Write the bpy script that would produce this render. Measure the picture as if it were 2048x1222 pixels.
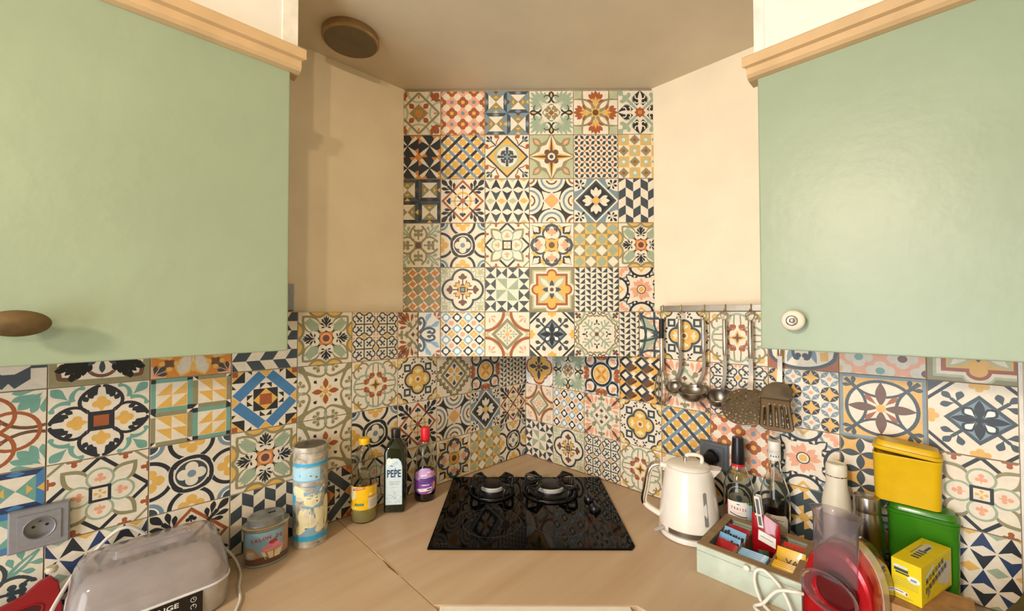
import bpy, bmesh, math, random
from math import sin, cos, pi, radians, sqrt, atan2, hypot
from mathutils import Vector, Matrix
from mathutils.geometry import tessellate_polygon

S = bpy.context.scene
COL = S.collection
for o in list(bpy.data.objects):
    bpy.data.objects.remove(o)
random.seed(4)

# ------------------------------------------------------------------ camera
T = 0.165                      # side of one wall tile
ZC = 0.90                      # worktop height
ZT = ZC + 4 * T                # top of the tiled splashback
CAM = Vector((8.4521631 * T, 8.0221255 * T, ZT - 0.03572 * T))
yaw, pit, rol = 3.93401861, 0.0195273, -0.0014049
Fw = Vector((cos(yaw) * cos(pit), sin(yaw) * cos(pit), sin(pit)))
r0 = Vector((sin(yaw), -cos(yaw), 0))
u0 = r0.cross(Fw)
Rt = r0 * cos(rol) + u0 * sin(rol)
Up = -r0 * sin(rol) + u0 * cos(rol)
cd = bpy.data.cameras.new('camera')
cam = bpy.data.objects.new('camera', cd)
COL.objects.link(cam)
cam.matrix_world = Matrix(((Rt.x, Up.x, -Fw.x, CAM.x), (Rt.y, Up.y, -Fw.y, CAM.y), (Rt.z, Up.z, -Fw.z, CAM.z), (0, 0, 0, 1)))
cd.sensor_fit = 'HORIZONTAL'
cd.sensor_width = 36
cd.lens = 818.995 / 2048 * 36
cd.clip_start = 0.02
S.camera = cam

# ------------------------------------------------------------------ light
S.view_settings.view_transform = 'Standard'
S.view_settings.look = 'None'
S.view_settings.gamma = 1
S.view_settings.use_curve_mapping = False
S.view_settings.exposure = 0.07
W = bpy.data.worlds.new('daylight')
S.world = W
W.use_nodes = True
W.node_tree.nodes['Background'].inputs[0].default_value = (0.75, 0.86, 1.0, 1)
W.node_tree.nodes['Background'].inputs[1].default_value = 1.5

def area(name, loc, target, sx, sy, power, col):
    l = bpy.data.lights.new(name, 'AREA')
    l.shape = 'RECTANGLE'
    l.size, l.size_y = sx, sy
    l.energy = power
    l.color = col
    o = bpy.data.objects.new(name, l)
    COL.objects.link(o)
    o.location = loc
    o.rotation_euler = (Vector(target) - Vector(loc)).to_track_quat('-Z', 'Y').to_euler()
    return o

RX, RY = 3.3, 3.2              # far walls of the room
WY0, WY1, WZ0, WZ1 = 0.45, 1.80, 0.35, 2.05
area('window_daylight', (RX + 0.12, (WY0 + WY1) / 2, (WZ0 + WZ1) / 2), (0, (WY0 + WY1) / 2, (WZ0 + WZ1) / 2), WY1 - WY0, WZ1 - WZ0, 56, (0.90, 0.96, 1.0))
# warm ceiling spotlights of the room, behind the camera
def spot(loc, target, power, col, size=92, soft=0.05):
    sl = bpy.data.lights.new('room_spotlight', 'SPOT')
    sl.energy, sl.color, sl.shadow_soft_size = power, col, soft
    sl.spot_size, sl.spot_blend = radians(size), 1.0
    so = bpy.data.objects.new('room_spotlight', sl)
    COL.objects.link(so)
    so.location = loc
    so.rotation_euler = (Vector(target) - so.location).to_track_quat('-Z', 'Y').to_euler()
spot((3.0, 1.0, ZC + 1.38), (0.12, 0.70, 1.25), 155, (1.0, 0.80, 0.62), 72, 0.10)
spot((2.16, 2.70, ZC + 1.40), (0.72, 0.0, 1.85), 40, (1.0, 0.77, 0.52), 44, 0.04)
spot((2.56, 2.70, ZC + 1.40), (0.72, 0.0, 1.85), 40, (1.0, 0.77, 0.52), 44, 0.04)

# ------------------------------------------------------------------ materials
def srgb(h):
    v = [int(h[i:i + 2], 16) / 255 for i in (0, 2, 4)]
    return tuple(c / 12.92 if c <= 0.04045 else ((c + 0.055) / 1.055) ** 2.4 for c in v) + (1,)

MATS = {}
def M(name, hexc, rough=0.5, metal=0, var=0.06, vs=30, bump=0.0, bs=200, trans=0, ior=1.45, coat=0, stretch=None, hex2=None, alpha=1, sss=0):
    """node material: noise mottling between two tones plus fine noise relief"""
    if name in MATS:
        return MATS[name]
    m = bpy.data.materials.new(name)
    m.use_nodes = True
    nt = m.node_tree
    b = nt.nodes['Principled BSDF']
    c = srgb(hexc)
    tc = nt.nodes.new('ShaderNodeTexCoord')
    mp = nt.nodes.new('ShaderNodeMapping')
    nt.links.new(tc.outputs['Object'], mp.inputs[0])
    if stretch:
        mp.inputs['Rotation'].default_value = (0, 0, stretch[3] if len(stretch) > 3 else 0)
        mp.inputs['Scale'].default_value = stretch[:3]
    n = nt.nodes.new('ShaderNodeTexNoise')
    n.inputs['Scale'].default_value = vs
    n.inputs['Detail'].default_value = 4
    nt.links.new(mp.outputs[0], n.inputs['Vector'])
    mx = nt.nodes.new('ShaderNodeMix')
    mx.data_type = 'RGBA'
    c2 = srgb(hex2) if hex2 else tuple(x * (1 - 2.2 * var) for x in c[:3]) + (1,)
    c1 = c if hex2 else tuple(min(1, x * (1 + var)) for x in c[:3]) + (1,)
    mx.inputs[6].default_value = c1
    mx.inputs[7].default_value = c2
    rp = nt.nodes.new('ShaderNodeMapRange')
    rp.inputs[1].default_value = 0.3
    rp.inputs[2].default_value = 0.7
    nt.links.new(n.outputs[0], rp.inputs[0])
    nt.links.new(rp.outputs[0], mx.inputs[0])
    nt.links.new(mx.outputs[2], b.inputs['Base Color'])
    b.inputs['Roughness'].default_value = rough
    b.inputs['Metallic'].default_value = metal
    b.inputs['IOR'].default_value = ior
    b.inputs['Transmission Weight'].default_value = trans
    b.inputs['Coat Weight'].default_value = coat
    b.inputs['Coat Roughness'].default_value = 0.08
    b.inputs['Alpha'].default_value = alpha
    if sss:
        b.inputs['Subsurface Weight'].default_value = sss
        b.inputs['Subsurface Radius'].default_value = (0.01, 0.008, 0.004)
    if bump:
        n2 = nt.nodes.new('ShaderNodeTexNoise')
        n2.inputs['Scale'].default_value = bs
        n2.inputs['Detail'].default_value = 3
        nt.links.new(mp.outputs[0], n2.inputs['Vector'])
        bp = nt.nodes.new('ShaderNodeBump')
        bp.inputs['Strength'].default_value = bump
        bp.inputs['Distance'].default_value = 0.002
        nt.links.new(n2.outputs[0], bp.inputs['Height'])
        nt.links.new(bp.outputs[0], b.inputs['Normal'])
    MATS[name] = m
    return m

# printed tile colours (also used for the printed tins and labels)
PAL = dict(C='EBE0CB', K='2A2F36', N='444F57', B='7C93A1', b='4A80B0', A='86AFC9', Y='E4B45C', O='D3883C', R='A65C36', S='E8A887',
           G='948D69', T='A0B096', W='6F4E3C', L='B9BE9B', t='74A596', V='596A60', w='F4F1EA', r='C22A2E', g='4E7A3C', y='F2C21B', p='8A4FB0',
           q='C9A3DE', c='A9D6EA', k='3AA6D8', e='E9E3B8', u='2F4266', i='D8D0C0', j='3F3F3F', m='E58FA6', n='B48A64', a='15181B', z='CFE3EC', d='B3323A')
def pm(k):
    return M('print_' + {'C': 'cream', 'K': 'navy_black', 'N': 'dark_slate', 'B': 'slate_blue', 'b': 'bright_blue', 'A': 'light_blue', 'Y': 'ochre', 'O': 'orange',
             'R': 'terracotta', 'S': 'salmon', 'G': 'olive_grey', 'T': 'sage', 'W': 'brown', 'L': 'pale_sage', 't': 'sea_green'}.get(k, 'ink_%d' % ord(k)),
             PAL[k], 0.38, var=0.04, vs=60)

# ------------------------------------------------------------------ mesh builder
def catmull(P, n=8, closed=False):
    P = [Vector(p) for p in P]
    out = []
    N = len(P)
    for i in range(N if closed else N - 1):
        g = lambda k: P[k % N] if closed else P[max(0, min(N - 1, k))]
        a, b, c, d = g(i - 1), g(i), g(i + 1), g(i + 2)
        for j in range(n):
            t = j / n
            out.append(0.5 * ((2 * b) + (c - a) * t + (2 * a - 5 * b + 4 * c - d) * t * t + (3 * b - a - 3 * c + d) * t ** 3))
    if not closed:
        out.append(P[-1])
    return out

class MB:
    def __init__(s):
        s.v, s.f, s.m, s.sm, s.mats = [], [], [], [], []
    def mi(s, mat):
        if mat not in s.mats:
            s.mats.append(mat)
        return s.mats.index(mat)
    def add(s, vs, fs, mat, smooth=False):
        o = len(s.v)
        s.v += [tuple(v) for v in vs]
        k = s.mi(mat)
        for f in fs:
            s.f.append([o + i for i in f])
            s.m.append(k)
            s.sm.append(smooth)
        return s
    def box(s, x0, y0, z0, x1, y1, z1, mat):
        vs = [(x, y, z) for z in (z0, z1) for y in (y0, y1) for x in (x0, x1)]
        return s.add(vs, [(0, 2, 3, 1), (4, 5, 7, 6), (0, 1, 5, 4), (2, 6, 7, 3), (0, 4, 6, 2), (1, 3, 7, 5)], mat)
    def loft(s, rings, mat, cap=(True, True), smooth=True, closed=True, loop=False):
        n = len(rings[0])
        vs = [p for r in rings for p in r]
        fs = []
        R = len(rings)
        for i in range(R if loop else R - 1):
            for j in range(n if closed else n - 1):
                a, b = i * n + j, i * n + (j + 1) % n
                c, d = ((i + 1) % R) * n + (j + 1) % n, ((i + 1) % R) * n + j
                fs.append((a, b, c, d))
        s.add(vs, fs, mat, smooth)
        if not loop:
            if cap[0]:
                s.add(rings[0], [tuple(range(n))[::-1]], mat)
            if cap[1]:
                s.add(rings[-1], [tuple(range(n))], mat)
        return s
    def lathe(s, prof, mat, n=40, c=(0, 0, 0), cap=(True, True), ax='z', sx=1, sy=1, smooth=True):
        rings = []
        for r, z in prof:
            ring = []
            for k in range(n):
                a = 2 * pi * k / n
                x, y = r * cos(a) * sx, r * sin(a) * sy
                p = {'z': (x, y, z), 'y': (x, -z, y), 'x': (z, x, y)}[ax]
                ring.append((p[0] + c[0], p[1] + c[1], p[2] + c[2]))
            rings.append(ring)
        return s.loft(rings, mat, cap, smooth)
    def prism(s, poly, a, b, mat, fn=None, smooth=False):
        """extrude a 2-D outline from height a to b; fn(u,v,h) places it"""
        fn = fn or (lambda u, v, h: (u, v, h))
        n = len(poly)
        A = [fn(u, v, a) for u, v in poly]
        Bv = [fn(u, v, b) for u, v in poly]
        s.add(A + Bv, [(i, (i + 1) % n, n + (i + 1) % n, n + i) for i in range(n)], mat, smooth)
        tr = tessellate_polygon([[Vector((u, v, 0)) for u, v in poly]])
        s.add(A, [t[::-1] for t in tr], mat)
        s.add(Bv, tr, mat)
        return s
    def tube(s, pts, r, mat, n=10, closed=False, flat=None):
        pts = [Vector(p) for p in pts]
        N = len(pts)
        rs = r if isinstance(r, (list, tuple)) else [r] * N
        rings = []
        nrm = None
        for i, p in enumerate(pts):
            if closed:
                t = pts[(i + 1) % N] - pts[i - 1]
            else:
                t = pts[min(i + 1, N - 1)] - pts[max(i - 1, 0)]
            t.normalize()
            if nrm is None:
                nrm = t.cross(Vector((0, 0, 1)))
                if nrm.length < 0.1:
                    nrm = t.cross(Vector((1, 0, 0)))
                nrm.normalize()
            else:
                nrm = (nrm - t * nrm.dot(t))
                nrm.normalize()
            bi = t.cross(nrm)
            k1, k2 = flat or (1, 1)
            rings.append([p + (nrm * cos(2 * pi * k / n) * k1 + bi * sin(2 * pi * k / n) * k2) * rs[i] for k in range(n)])
        return s.loft(rings, mat, loop=closed)
    def text(s, txt, size, mat, fn, ox=0, oy=0, rot=0, sx=1.0, shear=0, bold=0.0):
        cu = bpy.data.curves.new('lettering', 'FONT')
        cu.body = txt
        cu.size = size
        cu.align_x = 'CENTER'
        cu.align_y = 'CENTER'
        cu.resolution_u = 2
        cu.shear = shear
        cu.offset = bold * size
        ob = bpy.data.objects.new('lettering', cu)
        me = bpy.data.meshes.new_from_object(ob)
        bpy.data.objects.remove(ob)
        cs, sn = cos(rot), sin(rot)
        vs = []
        for v in me.vertices:
            x, y = v.co.x * sx, v.co.y
            vs.append(fn(ox + x * cs - y * sn, oy + x * sn + y * cs))
        s.add(vs, [tuple(p.vertices) for p in me.polygons], mat)
        bpy.data.meshes.remove(me)
        bpy.data.curves.remove(cu)
        return s
    def build(s, name, parent=None, bevel=0, seg=2, loc=None, rot=None, link=True):
        me = bpy.data.meshes.new(name)
        me.from_pydata(s.v, [], s.f)
        for m in s.mats:
            me.materials.append(m)
        for p, k, q in zip(me.polygons, s.m, s.sm):
            p.material_index = k
            p.use_smooth = q
        bm = bmesh.new()
        bm.from_mesh(me)
        bmesh.ops.remove_doubles(bm, verts=bm.verts, dist=1e-6 if bevel >= 0 else 2e-7)
        if bevel:
            es = [e for e in bm.edges if len(e.link_faces) == 2 and e.calc_face_angle(0) > 0.6]
            bmesh.ops.bevel(bm, geom=es, offset=bevel, segments=seg, affect='EDGES', profile=0.6, clamp_overlap=True)
        bmesh.ops.recalc_face_normals(bm, faces=bm.faces) if bevel >= 0 else None
        for e in bm.edges:
            if len(e.link_faces) == 2 and e.calc_face_angle(0) > 0.7:
                e.smooth = False
        bm.to_mesh(me)
        bm.free()
        o = bpy.data.objects.new(name, me)
        if link:
            COL.objects.link(o)
        if parent:
            o.parent = parent
        if loc:
            o.location = loc
        if rot is not None:
            o.rotation_euler = (0, 0, rot)
        return o

def thing(name, label, cat, loc=(0, 0, 0), rz=0, group=None):
    o = bpy.data.objects.new(name, None)
    o.empty_display_size = 0.02
    COL.objects.link(o)
    o.location = loc
    o.rotation_euler = (0, 0, rz)
    return tag(o, label, cat, group)
def tag(o, label, cat, group=None):
    o['label'] = label
    o['category'] = cat
    if group:
        o['group'] = group
    return o
def struct(o):
    o['kind'] = 'structure'
    return o

# ------------------------------------------------------------------ flat prints
def ci(x, y, r, n=20):
    return [(x + r * cos(2 * pi * k / n), y + r * sin(2 * pi * k / n)) for k in range(n)]
def el(x, y, a, b, rot=0, n=22):
    c, s_ = cos(radians(rot)), sin(radians(rot))
    return [(x + a * cos(t) * c - b * sin(t) * s_, y + a * cos(t) * s_ + b * sin(t) * c) for t in [2 * pi * k / n for k in range(n)]]
def rc(x0, y0, x1, y1):
    return [(x0, y0), (x1, y0), (x1, y1), (x0, y1)]
def di(x, y, r, q=None):
    q = q or r
    return [(x + r, y), (x, y + q), (x - r, y), (x, y - q)]
def _leaf(x0, y0, x1, y1, w, prof, n=10):
    dx, dy = x1 - x0, y1 - y0
    L = hypot(dx, dy) or 1
    nx, ny = -dy / L, dx / L
    a, b = [], []
    for k in range(n + 1):
        t = k / n
        h = w * prof(t)
        px, py = x0 + dx * t, y0 + dy * t
        if k in (0, n):
            a.append((px, py))
        else:
            a.append((px + nx * h, py + ny * h))
            b.append((px - nx * h, py - ny * h))
    return (a + b[::-1])[::-1]
def pe(x0, y0, x1, y1, w):
    return _leaf(x0, y0, x1, y1, w, lambda t: sin(pi * t))
def te(x0, y0, x1, y1, w):
    return _leaf(x0, y0, x1, y1, .78 * w, lambda t: sin(pi * t ** 1.9), 12)
def rg(x, y, r, w, a0=0, a1=360, n=None, w1=None):
    n = n or max(6, int(abs(a1 - a0) / 14))
    w1 = w if w1 is None else w1
    out = []
    for k in range(n):
        A, Bq = radians(a0 + (a1 - a0) * k / n), radians(a0 + (a1 - a0) * (k + 1) / n)
        wa, wb = w + (w1 - w) * k / n, w + (w1 - w) * (k + 1) / n
        out.append([(x + (r - wa / 2) * cos(A), y + (r - wa / 2) * sin(A)), (x + (r + wa / 2) * cos(A), y + (r + wa / 2) * sin(A)),
                    (x + (r + wb / 2) * cos(Bq), y + (r + wb / 2) * sin(Bq)), (x + (r - wb / 2) * cos(Bq), y + (r - wb / 2) * sin(Bq))])
    return out
def ln(pts, w, w1=None, closed=False):
    pts = [tuple(p) for p in pts]
    N = len(pts)
    w1 = w if w1 is None else w1
    L, R_ = [], []
    for i, p in enumerate(pts):
        if closed:
            a, b = pts[i - 1], pts[(i + 1) % N]
        else:
            a, b = pts[max(i - 1, 0)], pts[min(i + 1, N - 1)]
        d1 = (p[0] - a[0], p[1] - a[1])
        d2 = (b[0] - p[0], b[1] - p[1])
        l1, l2 = hypot(*d1) or 1, hypot(*d2) or 1
        if l1 < 1e-9 or d1 == (0, 0):
            d1, l1 = d2, l2
        if d2 == (0, 0):
            d2, l2 = d1, l1
        tx, ty = d1[0] / l1 + d2[0] / l2, d1[1] / l1 + d2[1] / l2
        tl = hypot(tx, ty) or 1
        nx, ny = -ty / tl, tx / tl
        cs = max(0.4, tl / 2)
        h = (w + (w1 - w) * i / max(1, N - 1)) / 2 / cs
        L.append((p[0] + nx * h, p[1] + ny * h))
        R_.append((p[0] - nx * h, p[1] - ny * h))
    return [[L[i], R_[i], R_[(i + 1) % N], L[(i + 1) % N]] for i in range(N if closed else N - 1)]
def bz(p0, p1, p2, p3, w, w1=None, n=10):
    pts = []
    for k in range(n + 1):
        t = k / n
        q = (1 - t) ** 3, 3 * t * (1 - t) ** 2, 3 * t * t * (1 - t), t ** 3
        pts.append(tuple(sum(q[j] * pp[i] for j, pp in enumerate((p0, p1, p2, p3))) for i in (0, 1)))
    return ln(pts, w, w1)
def fan(x, y, ang, s, lobes=((0, 1), (35, .8), (-35, .8)), w=.22):
    """lobed palmette: drops leaving one point"""
    return [te(x, y, x + s * l * cos(radians(ang + a)), y + s * l * sin(radians(ang + a)), w * s * (1 if a == 0 else .85)) for a, l in lobes]
def club(x, y, ang, s):
    c, n = cos(radians(ang)), sin(radians(ang))
    f = lambda u, v: (x + s * (u * c - v * n), y + s * (u * n + v * c))
    return [ci(*f(.6, 0), .34 * s, 12), ci(*f(0, .38), .3 * s, 12), ci(*f(0, -.38), .3 * s, 12), pe(*f(-.7, 0), *f(.7, 0), .16 * s)]
def leaflobes(x0, y0, x1, y1, w, n=3):
    """serrated leaf"""
    dx, dy = x1 - x0, y1 - y0
    L = hypot(dx, dy)
    an = math.degrees(atan2(dy, dx))
    out = [pe(x0, y0, x1, y1, w * .55)]
    for k in range(n):
        t = .12 + .6 * k / max(1, n - 1)
        for sg in (-1, 1):
            a = radians(an + sg * 42)
            l = w * 1.5 * (1 - .35 * t)
            px, py = x0 + dx * t, y0 + dy * t
            out.append(te(px, py, px + l * cos(a), py + l * sin(a), w * .3))
    return out

class Pat:
    """paint-ordered flat shapes in the square -1..1"""
    def __init__(s, bg=None, dom=(-1, -1, 1, 1)):
        s.dom = dom
        s.L = [([rc(*dom)], bg)] if bg else []
    def a(s, c, polys, sym='1', rot=0, o=(0, 0), sc=1):
        if polys and isinstance(polys[0], tuple):
            polys = [polys]
        n = {'1': 1, 'm': 1, '2': 2, '4': 4, '8': 4}[sym]
        for mir in ((0, 1) if sym in 'm8' else (0,)):
            for k in range(n):
                an = radians(rot + (360 / n) * k)
                cs, sn = cos(an), sin(an)
                out = []
                for p in polys:
                    q = []
                    for x, y in p:
                        if mir:
                            y = -y
                        q.append((o[0] + sc * (x * cs - y * sn), o[1] + sc * (x * sn + y * cs)))
                    out.append(q)
                s.L.append((out, c))
        return s

def clip(poly, ax, lim, keep):
    out = []
    n = len(poly)
    for i in range(n):
        p, q = poly[i], poly[(i + 1) % n]
        ip, iq = (p[ax] - lim) * keep >= 0, (q[ax] - lim) * keep >= 0
        if ip:
            out.append(p)
        if ip != iq:
            t = (lim - p[ax]) / (q[ax] - p[ax])
            out.append((p[0] + (q[0] - p[0]) * t, p[1] + (q[1] - p[1]) * t))
    return out
def convex(poly):
    sg = 0
    n = len(poly)
    for i in range(n):
        a, b, c = poly[i], poly[(i + 1) % n], poly[(i + 2) % n]
        z = (b[0] - a[0]) * (c[1] - b[1]) - (b[1] - a[1]) * (c[0] - b[0])
        if abs(z) > 1e-9:
            if sg and z * sg < 0:
                return False
            sg = 1 if z > 0 else -1
    return True
def emit(mb, pat, fn, rect=None, slices=0, h0=0.0, dh=2e-6):
    """turn a print into thin inlaid polygons; fn(u,v,h) places them"""
    x0, y0, x1, y1 = rect or pat.dom
    h = h0
    for polys, c in pat.L:
        mat = c if not isinstance(c, str) else pm(c)
        prev = ()
        for p in polys:
            if len(p) < 3:
                continue
            key = [(round(x, 6), round(y, 6)) for x, y in p]
            if len(set(key) & set(prev)) < 2:      # pieces of one stroke share a level, everything else lies a hair higher
                h += dh
            prev = key
            if convex(p):
                parts = [p]
            else:
                vv = [Vector((x, y, 0)) for x, y in p]
                parts = [[p[i] for i in t] for t in tessellate_polygon([vv])]
            for q in parts:
                for ax, lim, k in ((0, x0, 1), (0, x1, -1), (1, y0, 1), (1, y1, -1)):
                    if q:
                        q = clip(q, ax, lim, k)
                if len(q) < 3:
                    continue
                qs = [q]
                if slices:
                    qs = []
                    st = (x1 - x0) / slices
                    for k in range(slices):
                        w_ = clip(q, 0, x0 + k * st, 1)
                        if len(w_) > 2:
                            w_ = clip(w_, 0, x0 + (k + 1) * st, -1)
                        if len(w_) > 2:
                            qs.append(w_)
                for w_ in qs:
                    ar = sum(w_[i][0] * w_[(i + 1) % len(w_)][1] - w_[(i + 1) % len(w_)][0] * w_[i][1] for i in range(len(w_)))
                    if abs(ar) < 1e-7:
                        continue
                    if ar < 0:
                        w_ = w_[::-1]
                    mb.add([fn(u, v, h) for u, v in w_], [tuple(range(len(w_)))], mat)
    return mb
# ------------------------------------------------------------------ tile designs
D = {}
def design(f):
    D[f.__name__] = f
    return f

def _herring(rot):
    p = Pat('C')
    for i in range(6):
        x0, x1 = -1 + i / 3, -1 + (i + 1) / 3
        for j in range(-3, 4):
            y, s_ = (j * .8, .2) if i % 2 == 0 else (j * .8 + .6, -.2)
            p.a('V' if 0 else 'N', [(x0, y), (x1, y + s_), (x1, y + s_ + .4), (x0, y + .4)], rot=rot)
    return p
@design
def herring():
    return _herring(0)
@design
def herring_flat():
    return _herring(90)
@design
def sawtooth():
    p = Pat('C')
    for i in range(8):
        for j in range(8):
            x, y = -1 + i * .25, -1 + j * .25
            g = .012
            p.a('V', [(x + g, y + .25 - g), (x + .25 - g, y + g), (x + .25 - g, y + .25 - g)] if i % 2 == 0 else [(x + g, y + g), (x + .25 - g, y + g), (x + .25 - g, y + .25 - g)])
    return p
@design
def pinstar():
    p = Pat('C')
    for i in range(4):
        for j in range(4):
            x, y, s = -.75 + i * .5, .75 - j * .5, .24
            if i in (1, 2) and j in (1, 2):
                q = {(1, 1): [(-1, 1), (1, 1), (1, -1)], (2, 1): [(-1, -1), (1, -1), (1, 1)], (1, 2): [(-1, 1), (1, 1), (-1, -1)], (2, 2): [(-1, 1), (-1, -1), (1, -1)]}[(i, j)]
                p.a('t' if 0 else 'T', [(x + s * a, y + s * b) for a, b in q])
            else:
                for sg in (1, -1):
                    q = [(-1, 1), (1, 1), (0, 0)] if (i + j) % 2 == 0 else [(1, 1), (1, -1), (0, 0)]
                    p.a('N', [(x + s * a * sg, y + s * b * sg) for a, b in q])
    return p
@design
def dotdiamond():
    p = Pat('C')
    for i in range(-1, 5):
        for j in range(-1, 5):
            x, y = -1 + i * .5, 1 - j * .5
            if (i + j) % 2 == 0:
                p.a('S', ci(x, y, .11, 12))
            else:
                p.a('Y', [ci(x + .1 * a, y + .1 * b, .075, 8) for a, b in ((1, 0), (0, 1), (-1, 0), (0, -1))], rot=0)
    for i in range(4):
        for j in range(4):
            x, y = -.75 + i * .5, .75 - j * .5
            p.a('A' if (i + j) % 2 == 0 else 'K', di(x, y, .235))
            p.a('w', ci(x, y, .115, 14))
    return p
def _lattice(c1, c2):
    p = Pat('C')
    for i in range(-1, 5):
        for j in range(-1, 5):
            for q in (0, 1):
                p.a('Y', rc(-.82 + i * .667 + q * .333 - .0, -.82 + j * .667 + q * .333, -.515 + i * .667 + q * .333, -.515 + j * .667 + q * .333)[:] if 0 else [(-.667 + i * .667 + q * .333 + .15 * a, -.667 + j * .667 + q * .333 + .15 * b) for a, b in ((1, .6), (.6, 1), (-.6, 1), (-1, .6), (-1, -.6), (-.6, -1), (.6, -1), (1, -.6))])
    for k in range(-3, 4):
        c = k * .667 + .333
        p.a(c1, ln([(-1.2, c - 1.2), (1.2, c + 1.2)], .13))
        p.a(c2, ln([(-1.2, c + 1.2), (1.2, c - 1.2)], .13))
    return p
@design
def lattice():
    return _lattice('K', 'B')
@design
def lattice_blue():
    p = Pat()
    q = _lattice('A' if 0 else 'B', 'N')
    return q
@design
def flowers():
    p = Pat('C')
    for i in range(-1, 6):
        for j in range(-1, 6):
            x, y = -1 + i * .5, 1 - j * .5 - .01
            br = (i + j) % 2 == 1
            p.a('R' if br else 'S', [ci(x + .125 * a, y + .125 * b, .135, 12) for a, b in ((1, 0), (0, 1), (-1, 0), (0, -1))])
            p.a('Y' if br else 'B', ci(x, y, .09, 10))
    return p
def _pyramid(B, N, G):
    p = Pat('C')
    for i in (0, 1):
        for j in (0, 1):
            o = (-.5 + i, -.5 + j)
            odd = (i + j) % 2
            for k in range(4):
                e = (k + odd) % 2
                p.a(B if e else N, [(-.5, .5), (.5, .5), (.34, .34), (-.34, .34)], rot=90 * k, o=o)
                if e:
                    p.a('W' if k < 2 else 'Y', [(-.13, .5), (.13, .5), (0, .35)], rot=90 * k, o=o)
                else:
                    p.a(B, [(-.16, .42), (0, .5), (.16, .42), (0, .34)], rot=90 * k, o=o)
            p.a(G, [(-.34, .34), (.34, .34), (0, 0)], '2', 90 * (1 - odd), o)
            p.a('Y', [(-.12, .18), (.12, .18), (0, .29)], '2', 90 * (1 - odd), o)
    return p
@design
def pyramid():
    return _pyramid('B', 'N', 'G')
@design
def pyramid_dark():
    return _pyramid('N', 'K', 'G')
@design
def pyramid_blue():
    return _pyramid('b', 'u', 't')
@design
def greenacanthus():
    p = Pat('C')
    p.a('T', [te(.4, 0, 1.32, 0, .11), te(.4, .02, 1.22, .2, .1), te(.4, .03, 1.06, .36, .1), te(.42, .05, .88, .46, .09), te(.46, .1, .7, .48, .07)], '8', 45)
    p.a('C', [pe(.2, 0, .75, .16, .022), pe(.2, 0, .65, .3, .022)], '8', 45)
    p.a('T', rg(.62, .2, .17, .09), '8')
    p.a('K', [*rg(.62, .19, .17, .07, -160, 60, None, .03), te(.55, 0, .98, 0, .16)], '8')
    p.a('Y', [pe(.68, 0, .92, 0, .05)], '4')
    p.a('G', [ci(.3, 0, .11), ci(.22, .11, .1), ci(.22, -.11, .1), rc(0, -.06, .3, .06)], '4')
    p.a('C', [ci(.3, .035, .05, 10), ci(.3, -.035, .05, 10), pe(.1, 0, .34, 0, .025)], '4')
    p.a('R', ci(0, 0, .1))
    return p
@design
def redfleur():
    p = Pat('C')
    p.a('L', [te(.82, 0, 1.36, 0, .3)], '4', 45)
    p.a('G', bz((.22, .1), (.6, .2), (.62, .55), (.6, 1.0), .14, .06), '8')
    p.a('G', ci(0, 0, .3))
    p.a('R', [te(.42, 0, 1.0, 0, .11), te(.45, .02, .84, .31, .11), te(.42, .03, .58, .37, .085), te(.5, .02, .95, .18, .085), te(.3, 0, .7, 0, .1)], '8')
    p.a('Y', [pe(.15, 0, .75, 0, .07), pe(.3, 0, .66, .17, .035)], '8')
    p.a('Y', ci(0, 0, .2, 8), '1')
    p.a('Y', te(.1, 0, .3, 0, .07), '4', 45)
    p.a('W', ci(0, 0, .14))
    return p
@design
def darkpetal():
    p = Pat('C')
    p.a('T', [*ln([(.2, 0), (.8, 0)], .1, .14), te(.5, 0, .72, .36, .12), te(.75, 0, 1.0, .3, .12), ci(.95, 0, .12), ci(1.25, 0, .13), *ln([(.8, 0), (1.2, 0)], .08)], '8', 45)
    p.a('K', pe(.2, 0, 1.0, 0, .33), '4')
    p.a('C', [pe(.3, 0, .98, 0, .09), *rg(.52, .14, .1, .05, 100, 330), *rg(.72, .12, .1, .05, 60, 280)], '8')
    p.a('C', pe(.05, 0, .45, 0, .14), '4')
    p.a('R', [te(0, 0, .24, 0, .09)], '4')
    p.a('R', [te(0, 0, .24, 0, .09)], '4', 45)
    p.a('O', ci(0, 0, .075))
    return p
@design
def windmill():
    p = Pat('O')
    for i in (-.5, .5):
        for j in (-.5, .5):
            p.a('K', [(0, 0), (.2, .32), (.09, .5), (-.375, .5), (-.2, .29)], '4', 0, (i, j))
            p.a('C', [(0, 0), (.29, .2), (.45, .33), (.36, .45), (.2, .32)], '4', 0, (i, j))
    return p
@design
def windmill_teal():
    p = Pat('Y')
    for i in (-.5, .5):
        for j in (-.5, .5):
            p.a('V', [(0, 0), (.2, .32), (.09, .5), (-.375, .5), (-.2, .29)], '4', 0, (i, j))
            p.a('C', [(0, 0), (.29, .2), (.45, .33), (.36, .45), (.2, .32)], '4', 0, (i, j))
    return p
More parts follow.
